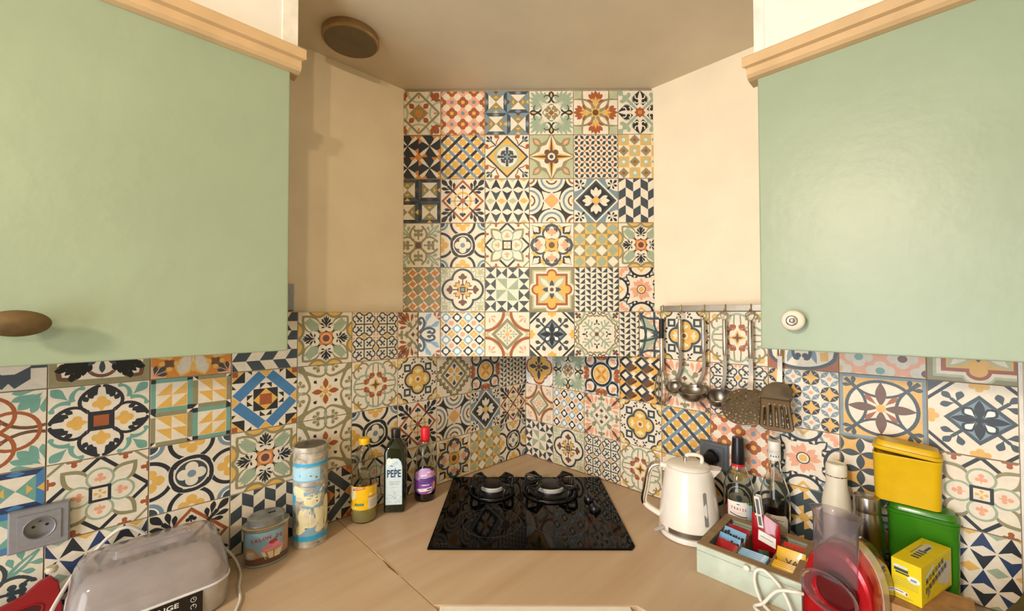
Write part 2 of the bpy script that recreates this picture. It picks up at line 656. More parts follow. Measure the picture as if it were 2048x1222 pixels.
@design
def snowdiamond():
    p = Pat('C')
    p.a('N', [*fan(.98, 0, 0, .34), *ln([(.7, 0), (1.05, 0)], .06)], '4', 45)
    p.a('R', [*bz((.75, .05), (.9, .2), (.8, .4), (.98, .38), .05), ci(1.0, .32, .1), te(.98, .3, 1.15, .45, .06)], '8', 45)
    p.a('V', di(0, 0, .97))
    p.a('Y', di(0, 0, .86))
    p.a('L', ci(0, 0, .57, 32))
    p.a('C', ci(0, 0, .46, 30))
    p.a('N', [*ln([(0, 0), (.36, 0)], .12), ci(.38, 0, .07, 10), ci(.24, .13, .06, 10), ci(.24, -.13, .06, 10)], '4')
    p.a('N', [*ln([(0, 0), (.3, 0)], .1), ci(.3, 0, .06, 10)], '4', 45)
    p.a('B', [pe(-.18, 0, .18, 0, .05)], '4')
    return p
@design
def compass():
    p = Pat('C')
    for mir in (1, -1):
        p.a('G', ci(1.02, .5 * mir, .55, 28), '4', 45 - 45 * mir if 0 else 0)
    p.a('L', [ci(1.06, .55, .45, 24), ci(1.06, -.55, .45, 24)], '4')
    p.a('G', pe(.62, 0, 1.2, 0, .16), '4', 45)
    p.a('S', pe(.75, 0, 1.1, 0, .08), '4', 45)
    p.a('C', pe(-1, 0, 1, 0, .34), '4')
    p.a('Y', [(0, -.32), (.35, -.14), (1.0, 0), (.35, .14), (0, .32)], '4')
    p.a('W', [(0, -.14), (.3, -.06), (1.0, 0), (.3, .06), (0, .14)], '4')
    p.a('W', ci(.27, 0, .13, 16), '4', 45)
    p.a('W', ci(0, 0, .24))
    p.a('C', ci(0, 0, .17))
    p.a('N', ci(0, 0, .09))
    return p
@design
def dotlattice():
    p = Pat('C')
    for i in range(-1, 9):
        for j in range(-1, 9):
            x, y = -1 + i * .25, -1 + j * .25
            if (i + j) % 2 == 0:
                p.a('R', ci(x, y, .062, 8))
            else:
                p.a('O', ci(x, y, .05, 8))
    for i in range(-1, 9):
        for j in range(-1, 9):
            x, y = -1 + i * .25, -1 + j * .25
            if (i + j) % 2:
                for sg in (1, -1):
                    p.a('V', [(x + .03, y + .03 * sg), (x + .17, y + .06 * sg), (x + .22, y + .22 * sg), (x + .08, y + .19 * sg)])
    return p
@design
def diamonddot():
    p = Pat('C')
    for i in range(4):
        for j in range(4):
            x, y = -.75 + i * .5, .75 - j * .5
            e = (i + j) % 2 == 0
            if e:
                p.a('Y', rc(x - .25, y - .25, x + .25, y + .25))
            p.a('L' if e else 'G', di(x, y, .24))
            p.a('C' if e else 'R', ci(x, y, .075, 12))
    return p
@design
def wheel():
    p = Pat('C')
    p.a('R', di(0, 0, .97))
    p.a('C', di(0, 0, .84))
    p.a('Y', rg(0, 0, .37, .09))
    p.a('K', rc(.12, -.04, .32, .04), '4', 45)
    p.a('W', ln([(0, 0), (.6, 0)], .022), '4')
    p.a('K', [ci(.66, 0, .07, 10), ci(.6, .08, .06, 10), ci(.6, -.08, .06, 10), *ln([(.52, 0), (.66, 0)], .04)], '4')
    p.a('K', [*ln([(.4, 0), (.95, 0)], .05, .13), te(.8, 0, 1.36, 0, .14), te(.72, .02, 1.1, .28, .1), te(.62, .02, .86, .32, .09)], '8', 45)
    p.a('R', ci(0, 0, .115))
    return p
def _spike(k1, k2, k3):
    p = Pat('C')
    for i in range(-3, 4):
        x = i * .5
        for r in (0, 1):
            y = 1 - r
            p.a(k1 if i % 2 else k2, [(x, y), (x - .235, y - .48), (x, y - .36), (x + .235, y - .48)])
            p.a(k2 if i % 2 else k1, [(x, y - 1), (x + .235, y - .52), (x, y - .64), (x - .235, y - .52)])
        for y in (-1, 0, 1):
            p.a('Y' if i % 2 else k3, di(x + .25, y, .2, .14))
    return p
@design
def spike():
    return _spike('K', 'V', 'L')
@design
def spike_blue():
    return _spike('K', 'u', 'T')
@design
def arcs():
    p = Pat('K')
    p.a('C', [ci(0, 0, .14)])
    p.a('C', [[(0, -.2), (.25, -.2), (.62, 0), (.25, .2), (0, .2)]], '4', 45)
    p.a('C', ci(1, 0, .62, 36), '4')
    p.a('C', ci(1, 1, .36, 24), '4')
    p.a('R', rg(1, 1, .22, .08), '4')
    p.a('C', rg(1, 0, .56, .03), '4')
    p.a('B', rg(1, 0, .46, .09, 90, 270), '4')
    p.a('W', rg(1, 0, .24, .07, 110, 250), '4')
    p.a('Y', ci(1, 0, .1), '4')
    p.a('C', di(0, 0, .42))
    p.a('S', di(0, 0, .35))
    p.a('Y', di(0, 0, .23))
    return p
@design
def daisy():
    p = Pat('B')
    p.a('C', ci(1, 1, .58, 30), '4')
    p.a('K', [*fan(1.0, 0, 180, .3, ((0, 1), (75, .7), (-75, .7))), *fan(1.02, 0, 0, .3, ((0, 1), (60, .8), (-60, .8)), .26)], '4', 45)
    p.a('C', di(0, 0, 1.02))
    p.a('V', di(0, 0, .92))
    p.a('K', di(0, 0, .78))
    p.a('C', [te(.05, 0, .62, 0, .12), te(.05, 0, .52, .22, .11), te(.05, 0, .52, -.22, .11)], '4')
    p.a('Y', ci(0, 0, .16))
    return p
@design
def arcdiamond():
    p = Pat('C')
    p.a('S', [*fan(1.15, 0, 180, .4, ((0, 1), (40, .8), (-40, .8)), .16)], '4', 45)
    p.a('L', ln([(.0, 1.42 - .5), (1.42 - .5, 0)], .09), '4')
    p.a('C', di(0, 0, .66))
    p.a('R', rg(1, 1, .84, .13, 178, 272, 14), '4')
    p.a('Y', ci(1, 0, .07), '4')
    p.a('G', di(0, 0, .72))
    p.a('C', di(0, 0, .53))
    p.a('T', [*fan(.22, 0, 0, .26, ((0, 1), (55, .7), (-55, .7)), .2), *ln([(.1, 0), (.3, 0)], .04)], '4')
    p.a('S', te(.06, 0, .29, 0, .09), '4', 45)
    p.a('Y', ci(0, 0, .09, 10))
    return p
@design
def navydiamond():
    p = Pat('C')
    p.a('V', [(1.42, -.9), (1.42, .9), (1.17, .25 + .0), (1.17, -.25)], '4', 45)
    p.a('N', [rc(1.16, -.6, 1.5, .6)], '4', 45)
    p.a('K', [rc(1.0, -.6, 1.08, .6)], '4', 45)
    p.a('Y', [ci(.95, 0, .1, 12), ci(.84, 0, .08, 12), ci(.92, .12, .08, 12), ci(.92, -.12, .08, 12)], '4')
    p.a('N', [*ln([(.4, 0), (.75, 0)], .08), te(.66, 0, 1.0, 0, .11), te(.6, 0, .76, .3, .11), te(.6, 0, .76, -.3, .11)], '4', 45)
    p.a('N', di(0, 0, .68))
    p.a('B', di(0, 0, .56))
    p.a('K', te(.03, 0, .44, 0, .17), '4', 45)
    p.a('w', te(.1, 0, .38, 0, .1), '4', 45)
    p.a('K', pe(0, 0, .55, 0, .1), '4')
    p.a('K', ci(0, 0, .08))
    return p
@design
def frostframe():
    p = Pat('C')
    p.a('W', [*club(1.16, 0, 0, .2), *club(1.16, 0, 180, .16), *bz((1.0, .1), (1.1, .3), (.85, .3), (.9, .42), .03)], '8', 45)
    p.a('T', rg(1.05, 1.05, .52, .1, 170, 280), '4')
    p.a('K', [*bz((1.0, .05), (.86, .05), (.86, .2), (.96, .2), .04), *bz((1.0, .2), (.92, .28), (.9, .3), (.98, .36), .04)], '8')
    fr = [(.84, 0), (.8, .1), (.86, .18), (.8, .28), (.83, .42), (.7, .5), (.62, .62)]
    p.a('G', ln(fr, .07), '8')
    p.a('T', [*ln([(.05, 0), (.72, 0)], .08), *ln([(.4, 0), (.5, .2)], .06), *ln([(.55, 0), (.66, .17)], .05), ci(.52, .22, .05, 8), ci(.68, .18, .045, 8), ci(.74, 0, .05, 8), *bz((.2, 0), (.3, .25), (.15, .3), (.2, .16), .05)], '8', 45)
    p.a('K', [*fan(.4, 0, 0, .26, ((0, 1), (0, 1)), .2), te(.5, 0, .42, .13, .04), te(.5, 0, .42, -.13, .04)], '4')
    p.a('W', ci(0, 0, .09))
    return p
@design
def leafcurve():
    p = Pat('C')
    p.a('S', [*rg(.45, .75, .2, .12, 60, 330), te(.5, .9, .6, .6, .1)], '8')
    p.a('O', ci(-1, 1, .2), '4')
    p.a('B', rg(-1, 1, .32, .1), '4')
    p.a('V', [*bz((-1, 0), (-.6, .2), (-.7, .6), (-.72, 1.1), .1), *bz((-1, .2), (-.6, -.2), (-.2, -.3), (.2, -.32), .1)], '8')
    p.a('T', pe(-.5, .25, -.1, .75, .18), '8')
    p.a('V', bz((-1, 0), (-.4, .35), (0, .3), (.3, .3), .09), '8')
    return p
@design
def club_olive():
    return _club('G', 'W', 'T')
@design
def club_green():
    return _club('V', 'R', 't')
def _club(k, ctr, lf):
    p = Pat('C')
    p.a(lf, [*bz((.5, 0), (.7, .05), (.9, .1), (1.3, 0), .1, .05), te(.75, .04, .9, .32, .09), te(.95, .04, 1.15, .3, .09), te(.6, .02, .7, .2, .06)], '8', 45)
    p.a(k, [*rg(.5, 0, .37, .08, 25, 335), *bz((.86, .14), (.86, .3), (.66, .2), (.62, .08), .07)], '8')
    p.a(k, [ci(.64, 0, .085), ci(.48, .13, .08), ci(.48, -.13, .08), ci(.66, .13, .07), ci(.66, -.13, .07), rc(.24, -.035, .5, .035), rc(.4, -.06, .64, .06)], '4')
    p.a(ctr, rc(-.12, -.12, .12, .12))
    return p
@design
def chainring():
    p = Pat('C')
    p.a('B', ci(1, 1, .36), '4')
    p.a('w', ci(1, 1, .25), '4')
    p.a('V', ci(1, 1, .21), '4')
    p.a('K', rg(1, 0, .53, .11, 80, 280, 24), '4')
    p.a('Y', [ci(1, 0, .16), ci(.78, 0, .14), ci(.95, .2, .13), ci(.95, -.2, .13)], '4')
    p.a('C', ci(1, 0, .08), '4')
    p.a('C', rg(0, 0, .5, .19))
    p.a('K', [*rg(0, 0, .5, .11, -12, 62, 8), *bz((.22, -.44), (.36, -.44), (.52, -.3), (.5, 0), .11)], '4')
    p.a('C', ci(0, 0, .44, 30))
    p.a('V', ci(0, 0, .4, 30))
    p.a('C', ci(.2, 0, .16), '4')
    p.a('B', ci(0, 0, .11))
    return p
@design
def loopcross():
    p = Pat('C')
    p.a('G', ln([(1.2, -.7), (1.2, .7)], .06), '4', 45)
    p.a('K', ln([(.707, -.707), (.707, .707)], .09), '4', 45)
    p.a('R', [ci(.97, .5, .07, 10), ci(.88, .5, .06, 10), ci(1, .4, .06, 10), ci(1, .6, .06, 10)], '8')
    p.a('G', pe(.3, 0, 1.06, 0, .25), '4', 45)
    p.a('C', pe(.3, 0, .94, 0, .17), '4', 45)
    p.a('T', ci(.42, 0, .29, 26), '4')
    p.a('C', ci(.42, 0, .235, 26), '4')
    p.a('S', [*club(.4, 0, 0, .17)], '4')
    p.a('K', rc(-.22, -.22, .22, .22))
    p.a('C', rc(-.15, -.15, .15, .15))
    p.a('Y', te(0, 0, .13, 0, .05), '4')
    return p
@design
def harlequin():
    p = Pat('O')
    for i in range(4):
        for j in range(4):
            x, y = -.75 + i * .5, .75 - j * .5
            e = (i + j) % 2 == 0
            p.a('G' if e else 'Y', rc(x - .25, y - .25, x + .25, y + .25))
            p.a('C' if e else 'T', di(x, y, .245))
    return p
@design
def heartwheel():
    p = Pat('C')
    p.a('K', [te(1.32, 0, .72, 0, .3)], '4', 45)
    p.a('C', [te(1.28, 0, .86, 0, .17), pe(.8, 0, 1.0, 0, .05)], '4', 45)
    p.a('Y', pe(.6, .5, .95, .3, .07), '8')
    p.a('N', [ci(.52, .14, .3, 26), ci(.52, -.14, .3, 26), te(.4, 0, .98, 0, .4)], '4')
    p.a('C', [ci(.5, .13, .22, 20), ci(.5, -.13, .22, 20), te(.38, 0, .84, 0, .27)], '4')
    p.a('V', [te(.84, .04, .58, .26, .08)], '8')
    p.a('Y', [ci(0, 0, .27), rc(-.2, -.2, .2, .2)], '1', 45)
    p.a('Y', [te(0, 0, .45, 0, .1)], '4', 45)
    p.a('S', [ci(.55, 0, .1), ci(.66, 0, .09), ci(.58, .12, .09), ci(.58, -.12, .09), rc(.4, -.05, .5, .05)], '4')
    p.a('W', ci(0, 0, .14))
    return p
@design
def star_palmette():
    p = Pat('C')
    p.a('G', [ci(1.12, .3, .36, 24), ci(1.12, -.3, .36, 24)], '4')
    p.a('Y', [ci(1.13, .3, .28, 22), ci(1.13, -.3, .28, 22)], '4')
    p.a('G', _leaf(.3, 0, 1.2, 0, .3, lambda t: sin(pi * t) ** .8), '4', 45)
    p.a('G', [te(.98, 0, .22, 0, .34), ], '4')
    p.a('C', _leaf(.3, 0, 1.1, 0, .24, lambda t: sin(pi * t) ** .8), '4', 45)
    p.a('T', leaflobes(.36, 0, 1.02, 0, .19, 5), '4', 45)
    p.a('K', [ci(.36, .13, .17), ci(.36, -.13, .17)], '4')
    p.a('C', [te(.92, 0, .3, 0, .29), ci(.39, .13, .15), ci(.39, -.13, .15)], '4')
    p.a('K', [pe(.4, 0, .86, 0, .055), te(.46, 0, .74, .17, .05), te(.44, 0, .58, .22, .045), te(.44, 0, .4, .18, .04), te(.54, .0, .82, .09, .035)], '8')
    p.a('O', [ci(0, 0, .24), te(0, 0, .34, 0, .1)], '4', 45)
    p.a('S', ci(0, 0, .2))
    p.a('W', ci(0, 0, .13))
    return p
@design
def sawleaf():
    p = Pat('C')
    for i in range(8):
        for j in range(8):
            x, y = -1 + i * .25, -1 + j * .25
            k = {(0, 0): 0, (1, 0): 1, (1, 1): 2, (0, 1): 3}[(i % 2, j % 2)]
            o = (x + .125, y + .125)
            p.a('G', [(-.125, -.125), (.125, -.125), (-.125, .125)], '1', 90 * k, o)
            p.a('O', [(.125, .125), (-.06, .125), (.125, -.02)], '1', 90 * k, o)
            p.a('O', [(-.125, .125), (.0, .0), (-.03, .09)], '1', 90 * k, o)
    return p
@design
def sunflower():
    p = Pat('C')
    p.a('B', rg(1, 1, .55, .09, 170, 280), '4')
    p.a('S', [te(1.35, 0, 1.05, 0, .1), te(1.35, 0, 1.0, .22, .09), te(1.4, .05, 1.12, .32, .08)], '8', 45)
    p.a('K', rg(1.15, 0, .55, .09, 90, 270, 22), '4')
    p.a('Y', [*ln([(1.05, .22), (.82, 0), (1.05, -.22)], .08)], '4')
    p.a('K', pe(.42, 0, .95, 0, .17), '4', 45)
    p.a('C', pe(.3, 0, .9, 0, .13), '4', 45)
    p.a('K', [te(.6, .12, .82, .28, .06), te(.6, .12, .52, .3, .06), te(.6, .1, .75, .15, .05), te(.9, 0, .8, .12, .03)], '8', 45)
    p.a('S', [pe(.1, 0, .46, 0, .085)], '8', 22.5)
    p.a('S', [pe(.1, 0, .52, 0, .1)], '4')
    p.a('S', [pe(.1, 0, .5, 0, .1)], '4', 45)
    p.a('K', ci(0, 0, .2))
    p.a('C', ci(0, 0, .165))
    p.a('Y', ci(0, 0, .12))
    return p
@design
def bluescroll():
    p = Pat('C')
    p.a('R', [*fan(.8, .74, 45, .33, ((0, 1), (60, .8), (-60, .8)), .3)], '4')
    p.a('A', [*bz((.25, .3), (.5, .5), (.25, .7), (.42, .9), .06), te(.35, .72, .6, .94, .09), te(.45, .3, .84, .48, .09), te(.62, .4, .9, .58, .07)], '8')
    p.a('N', [*bz((.04, 0), (.2, .3), (.6, .4), (.72, .18), .08), *bz((.72, .18), (.74, .02), (.58, .05), (.4, .08), .07), te(.35, .1, .6, .12, .08)], '8')
    p.a('N', [*bz((0, .1), (.3, .2), (.32, .6), (.2, .74), .09), *bz((.2, .74), (.1, .8), (.02, .7), (.04, .6), .07), te(.04, .4, .14, .56, .1)], '8')
    p.a('O', di(0, 0, .12))
    return p
@design
def oframe():
    p = Pat('G')
    def fr(c, s_, r, cx):
        p.a(c, [rc(-s_, -s_, s_, s_)])
        p.a(c, ci(cx, 0, r, 22), '4')
    fr('L', .87, .34, .72)
    fr('C', .8, .29, .72)
    fr('R', .71, .24, .68)
    fr('Y', .61, .17, .66)
    p.a('L', pe(.05, 0, .86, 0, .17), '4', 45)
    p.a('C', pe(.12, 0, .74, 0, .1), '4', 45)
    p.a('N', [(.16, -.09), (.3, -.09), (.43, 0), (.3, .09), (.16, .09)], '4')
    p.a('C', ci(0, 0, .18))
    p.a('W', ci(0, 0, .09))
    return p
@design
def quatrefoil():
    p = Pat('C')
    p.a('L', [*bz((.75, 0), (1.0, .1), (1.1, .2), (1.05, .4), .05), *rg(.95, .3, .09, .05, 0, 300), te(.9, .02, 1.2, .1, .06), te(.85, 0, 1.35, 0, .08), *rg(1.2, .2, .08, .05)], '8', 45)
    p.a('V', [ci(.44, 0, .52, 34)], '4')
    p.a('C', [ci(.44, 0, .42, 32), rc(-.3, -.3, .3, .3)], '4')
    p.a('W', [te(.36, 0, .74, 0, .13), te(.42, 0, .62, .18, .08), te(.42, 0, .62, -.18, .08), rc(.26, -.03, .44, .03), te(.26, .1, .42, .2, .04), te(.26, -.1, .42, -.2, .04)], '4')
    p.a('W', [te(0, 0, .46, 0, .14), rc(-.21, -.21, .21, .21)], '4', 45)
    p.a('Y', [te(0, 0, .42, 0, .11)], '4', 45)
    p.a('Y', [rc(-.18, -.18, .18, .18)])
    p.a('N', rc(-.13, -.13, .13, .13))
    p.a('B', rc(-.07, -.07, .07, .07))
    return p
@design
def olivediamond():
    p = Pat('C')
    p.a('O', [*fan(.92, 0, 180, .26, ((0, 1), (50, .8), (-50, .8)))], '4')
    p.a('R', [te(.72, 0, 1.3, 0, .2), te(.85, 0, 1.1, .33, .13), te(.85, 0, 1.1, -.33, .13)], '4', 45)
    p.a('R', pe(.3, 0, .62, 0, .12), '4', 45)
    p.a('L', rg(1, 0, .5, .09, 90, 270, 20), '4')
    p.a('G', ln([(.66, -.66), (.66, .66)], .1), '4', 45)
    p.a('O', di(0, 0, .44))
    p.a('G', di(0, 0, .39))
    p.a('O', ci(0, 0, .17))
    return p
@design
def thistle():
    return _thistle('G', 'T', 'S', 'W')
@design
def thistle_olive():
    return _thistle('G', 'G', 'R', 'W')
def _thistle(g, t, s, w):
    p = Pat('C')
    p.a(s, [te(.62, .05, 1.15, .28, .1), te(.6, .08, .86, .46, .09), te(.62, .06, 1.28, .12, .06)], '8', 45)
    p.a(w, [pe(.72, 0, 1.3, 0, .06), te(1.12, 0, 1.34, .12, .045), te(1.12, 0, 1.34, -.12, .045), te(1.1, 0, 1.4, 0, .06)], '4', 45)
    p.a(g, [ci(.62, 0, .11), te(.3, 0, .56, 0, .1), te(.42, 0, .4, .2, .07), te(.42, 0, .4, -.2, .07)], '4', 45)
    p.a(g, [te(.66, 0, .98, 0, .11), te(.76, 0, .84, .2, .08), te(.76, 0, .84, -.2, .08)], '4')
    p.a(t, [*bz((.28, .3), (.36, .16), (.5, .1), (.66, 0), .06, .1), te(.4, 0, .72, 0, .08), te(.5, 0, .6, .15, .06)], '8')
    p.a(w, [te(.1, 0, .36, 0, .09), te(.2, 0, .28, .1, .05), te(.2, 0, .28, -.1, .05)], '4')
    p.a(t, ci(0, 0, .1))
    return p
@design
def clover():
    p = Pat('C')
    p.a('S', te(0, 0, .17, 0, .07), '4', 45)
    for q in ((1, 0), (0, 1), (-1, 0), (0, -1), (1, 1), (-1, 1), (1, -1), (-1, -1)):
        p.a('S', te(0, 0, .16, 0, .07), '4', 45, q)
    for ex, ey in ((.5, 0), (-.5, 0), (0, .5), (0, -.5), (1, .5), (-1, .5), (1, -.5), (-1, -.5), (.5, 1), (-.5, 1), (.5, -1), (-.5, -1)):
        p.a('Y', di(ex, ey, .11))
    for cx in (-.5, .5):
        for cy in (-.5, .5):
            o = (cx, cy)
            p.a('N', ln([(0, 0), (.36, 0)], .05), '4', 0, o)
            p.a('N', [*rg(.35, .22, .115, .05, -90, 130), *rg(.22, .35, .115, .05, -40, 180), *ln([(.34, 0), (.44, .14)], .05), *ln([(0, .34), (.14, .44)], .05)], '4', 0, o)
            p.a('V', [te(.1, .1, .3, .3, .06), te(.2, .2, .1, .3, .05), te(.2, .2, .3, .1, .05), te(.2, .2, .1, .1, .05)], '4', 0, o)
    return p
@design
def medallion():
    p = Pat('C')
    p.a('R', [te(.62, 0, 1.05, .3, .12), te(.62, 0, 1.0, 0, .13), te(.62, 0, .9, .38, .09)], '8')
    p.a('B', [te(1.42, 0, .62, 0, .5), ci(.86, 0, .36, 22)], '4', 45)
    p.a('K', [te(1.36, 0, .64, 0, .44), ci(.86, 0, .33, 22)], '4', 45)
    p.a('C', [te(1.26, 0, .74, 0, .31), ci(.88, 0, .23, 20)], '4', 45)
    p.a('S', [te(.74, 0, 1.05, 0, .1), te(.8, 0, 1.02, .17, .07), te(.8, 0, 1.02, -.17, .07)], '4', 45)
    p.a('B', ci(0, 0, .61, 34))
    p.a('K', ci(0, 0, .57, 34))
    p.a('C', ci(0, 0, .47, 34))
    p.a('Y', ci(0, 0, .43, 34))
    p.a('C', [*fan(.1, 0, 0, .28, ((0, 1), (28, 1), (-28, 1)), .1)], '4')
    p.a('O', pe(0, 0, .4, 0, .05), '4', 45)
    return p
@design
def stepped():
    p = Pat('C')
    st = [(.96, 0), (.96, .16), (.76, .16), (.76, .36), (.56, .36), (.56, .56)]
    p.a('W', ln([(x + .03, y + .03) for x, y in st], .12), '8')
    p.a('G', ln(st, .1), '8')
    p.a('Y', ci(1, 1, .2), '4')
    p.a('G', di(0, 0, .8))
    p.a('W', di(0, 0, .66))
    p.a('C', di(0, 0, .62))
    p.a('V', te(.2, 0, .52, 0, .12), '4')
    p.a('Y', te(.03, 0, .42, 0, .17), '4', 45)
    p.a('G', ci(0, 0, .05))
    return p
@design
def quatre():
    p = Pat('C')
    p.a('Y', [ci(1, 1, .36), ci(.72, 1.02, .2), ci(1.02, .72, .2)], '4')
    p.a('N', [*rg(.74, 1.04, .24, .07, 170, 275), *rg(1.04, .74, .24, .07, 175, 280)], '4')
    p.a('e', [te(.95, .95, .78, .78, .08), te(.95, .95, .72, .95, .06), te(.95, .95, .95, .72, .06)], '4')
    p.a('K', [te(.82, .12, .92, .28, .05), te(.82, .2, .7, .34, .05), te(.9, .1, .96, .18, .04), te(.7, .12, .82, .18, .05)], '8')
    p.a('R', ci(.98, 0, .06, 8), '4')
    p.a('N', [ci(.32, 0, .36, 26)], '4')
    p.a('Y', [ci(.32, 0, .27, 24), rc(-.25, -.25, .25, .25)], '4')
    p.a('V', rc(.36, .36, .7, .7), '4')
    p.a('C', rc(.45, .45, .61, .61), '4')
    p.a('e', [te(.2, 0, .5, 0, .08), te(.26, 0, .44, .16, .06), te(.26, 0, .44, -.16, .06)], '4')
    p.a('e', ci(0, 0, .15))
    p.a('R', ci(0, 0, .085))
    return p
@design
def rosette():
    p = Pat('C')
    p.a('Y', ci(.78, .78, .13), '4')
    p.a('R', te(.5, .88, .62, .98, .07), '8')
    p.a('G', [*rg(.52, .7, .22, .07, -30, 190), *rg(.7, .52, .22, .07, -90, 120)], '4')
    p.a('T', [*rg(.48, 0, .42, .08, -125, 125, 22)], '4')
    p.a('G', bz((.28, .12), (.5, .12), (.7, .12), (.86, .1), .05), '8')
    p.a('R', [te(.3, .1, .5, .24, .1), te(.3, .1, .32, .3, .08), te(.28, .06, .5, .1, .06)], '8')
    p.a('Y', [pe(-.3, 0, .3, 0, .1), ci(0, 0, .14)], '2')
    p.a('Y', [pe(-.3, 0, .3, 0, .1)], '1', 90)
    p.a('W', [pe(-.2, 0, .2, 0, .05)], '4')
    return p
@design
def scrollstar():
    p = Pat('C')
    p.a('G', [(1.5, -.2), (1.5, .2), (1.15, .1), (.9, .04), (.9, -.04), (1.15, -.1)], '4', 45)
    p.a('G', [*bz((1.1, .0), (.75, .15), (.42, .2), (.5, .5), .13, .06), *bz((.5, .5), (.56, .72), (.86, .68), (.86, .46), .06), te(.86, .4, 1.0, .62, .12), te(.84, .5, .72, .3, .09), te(.8, .46, .98, .3, .08), *bz((.9, .52), (1.0, .6), (1.08, .6), (1.1, .5), .05)], '8', 45)
    p.a('T', te(.72, 0, 1.0, 0, .08), '4')
    p.a('K', te(.42, 0, .6, 0, .08), '4', 45)
    p.a('R', pe(.1, 0, .5, 0, .1), '4')
    p.a('Y', te(.08, 0, .3, 0, .08), '4', 45)
    p.a('Y', ci(0, 0, .1))
    return p
@design
def quilt():
    return _quilt('b', 'C', 'Y')
@design
def quilt_dark():
    return _quilt('V', 'i', 'O')
def _quilt(b, c, y):
    p = Pat(c)
    p.a('K', [(.62, .62), (.62, 1.0), (1.0, .62)], '4')
    p.a(y, [(1, 1), (.62, 1), (1, .62)], '4')
    p.a('R', rc(.82, .82, 1, 1), '4')
    p.a('K', [(.42, .86), (.42, 1), (.58, 1)], '8')
    p.a(b, [(.03 + .75, .18), (.97, .0 + .2), (.2, .97), (.03, .78)] if 0 else [(.75, 0), (.98, .22), (.22, .98), (0, .75)], '4')
    p.a(y, [(.77, 0), (1.0, .22), (1.0, -.22)], '4')
    p.a(c, di(0, 0, .74))
    p.a('K', [(.38, .18), (.56, 0), (.56, .18)], '8')
    p.a('K', rc(-.37, -.37, .37, .37))
    p.a(y, di(0, 0, .37))
    p.a('R', rc(-.185, -.185, .185, .185))
    return p
@design
def pinwheel():
    p = Pat('C')
    for i in (0, 1):
        for j in (0, 1):
            o = (-.5 + i, -.5 + j)
            e = (i + j) % 2
            for k in range(4):
                p.a('t' if e else 'G', rc(-.4, .37, .4, .5), rot=90 * k, o=o)
                p.a('K' if e else 'C', rc(.36, .37, .5, .5), rot=90 * k, o=o)
                p.a('K', [(.37, .37), (.5, .5), (.5, .37)], rot=90 * k, o=o)
            for sx in (-1, 1):
                for sy in (-1, 1):
                    x0, y0 = o[0] + (0 if sx > 0 else -.36), o[1] + (0 if sy > 0 else -.36)
                    p.a('Y', [(x0, y0 + .36), (x0 + .36, y0 + .36), (x0 + .36, y0)] if not e else [(x0, y0), (x0 + .36, y0), (x0 + .36, y0 + .36)])
    return p
@design
def acanthus():
    p = Pat('C')
    p.a('t', [te(.85, 0, 1.34, 0, .15), *bz((.8, .02), (.95, .1), (1.0, .25), (.94, .4), .12, .05), te(.95, .28, .9, .45, .08)], '8', 45)
    p.a('K', [*bz((.27, .27), (.42, .5), (.76, .5), (.97, .03), .07, .09), te(.98, .03, .68, .24, .12), te(.84, .3, .62, .17, .08), te(.76, .38, .54, .27, .08), te(.88, .18, .7, .1, .06)], '8')
    p.a('Y', [ci(.56, 0, .1), ci(.46, .1, .09), ci(.46, -.1, .09), te(.2, 0, .48, 0, .1)], '4')
    p.a('K', [(.2, -.24), (.26, -.34), (.26, .34), (.2, .24), (.0, .18), (.0, -.18)], '4')
    p.a('K', rc(-.22, -.22, .22, .22))
    p.a('R', [rc(-.15, -.15, .15, .15)])
    return p
@design
def interlace():
    p = Pat('C')
    p.a('t', [te(1.35, 0, .72, 0, .15), te(1.25, .05, .8, .24, .1), te(1.3, .1, .95, .38, .1), te(1.3, .0, .9, .12, .08)], '8', 45)
    p.a('W', rg(.75, .75, .7, .08, 150, 300, 16), '4')
    p.a('R', [*rg(.42, 0, .47, .08), ], '4')
    p.a('R', [(.0, .12), (.12, .12), (.42, 0), (.12, -.12), (0, -.12)], '4', 45)
    p.a('Y', di(0, 0, .16))
    return p
@design
def ochrescroll():
    p = Pat('O')
    p.a('S', ci(1, 1, .36), '4')
    p.a('V', fan(1.3, 0, 180, .4), '4', 45)
    p.a('Y', [te(0, 0, .98, .3, .3), te(0, 0, .98, -.3, .3)], '4')
    p.a('i', [te(.1, .04, .92, .3, .22), ci(.66, .22, .17), te(.05, 0, .9, .0, .03)], '8')
    p.a('Y', [te(.5, .0, .8, .0, .1)], '4')
    p.a('W', [(.5, .36), (.56, .5), (.5, .64), (.36, .5 + .0)], '4', 0) if 0 else p.a('W', rc(.46, .46, .68, .68), '4')
    p.a('Y', [ci(.57, .4, .07), ci(.4, .57, .07), ci(.74, .57, .07), ci(.57, .74, .07)], '4')
    return p
@design
def palmframe():
    p = Pat('G')
    p.a('C', rc(-.84, -.84, .84, .84))
    p.a('W', [te(.2, 0, 1.18, 0, .34)], '4', 45)
    p.a('W', ci(.5, 0, .32), '4')
    p.a('C', [_leaf(.1, 0, 1.06, 0, .3, lambda t: sin(pi * t) ** .7)], '4', 45)
    p.a('C', ci(.48, 0, .25), '4')
    p.a('a', leaflobes(.25, 0, 1.0, 0, .3, 4), '4', 45)
    p.a('V', [*fan(.2, 0, 0, .5, ((0, 1), (45, .8), (-45, .8), (80, .5), (-80, .5)), .16)], '4')
    return p
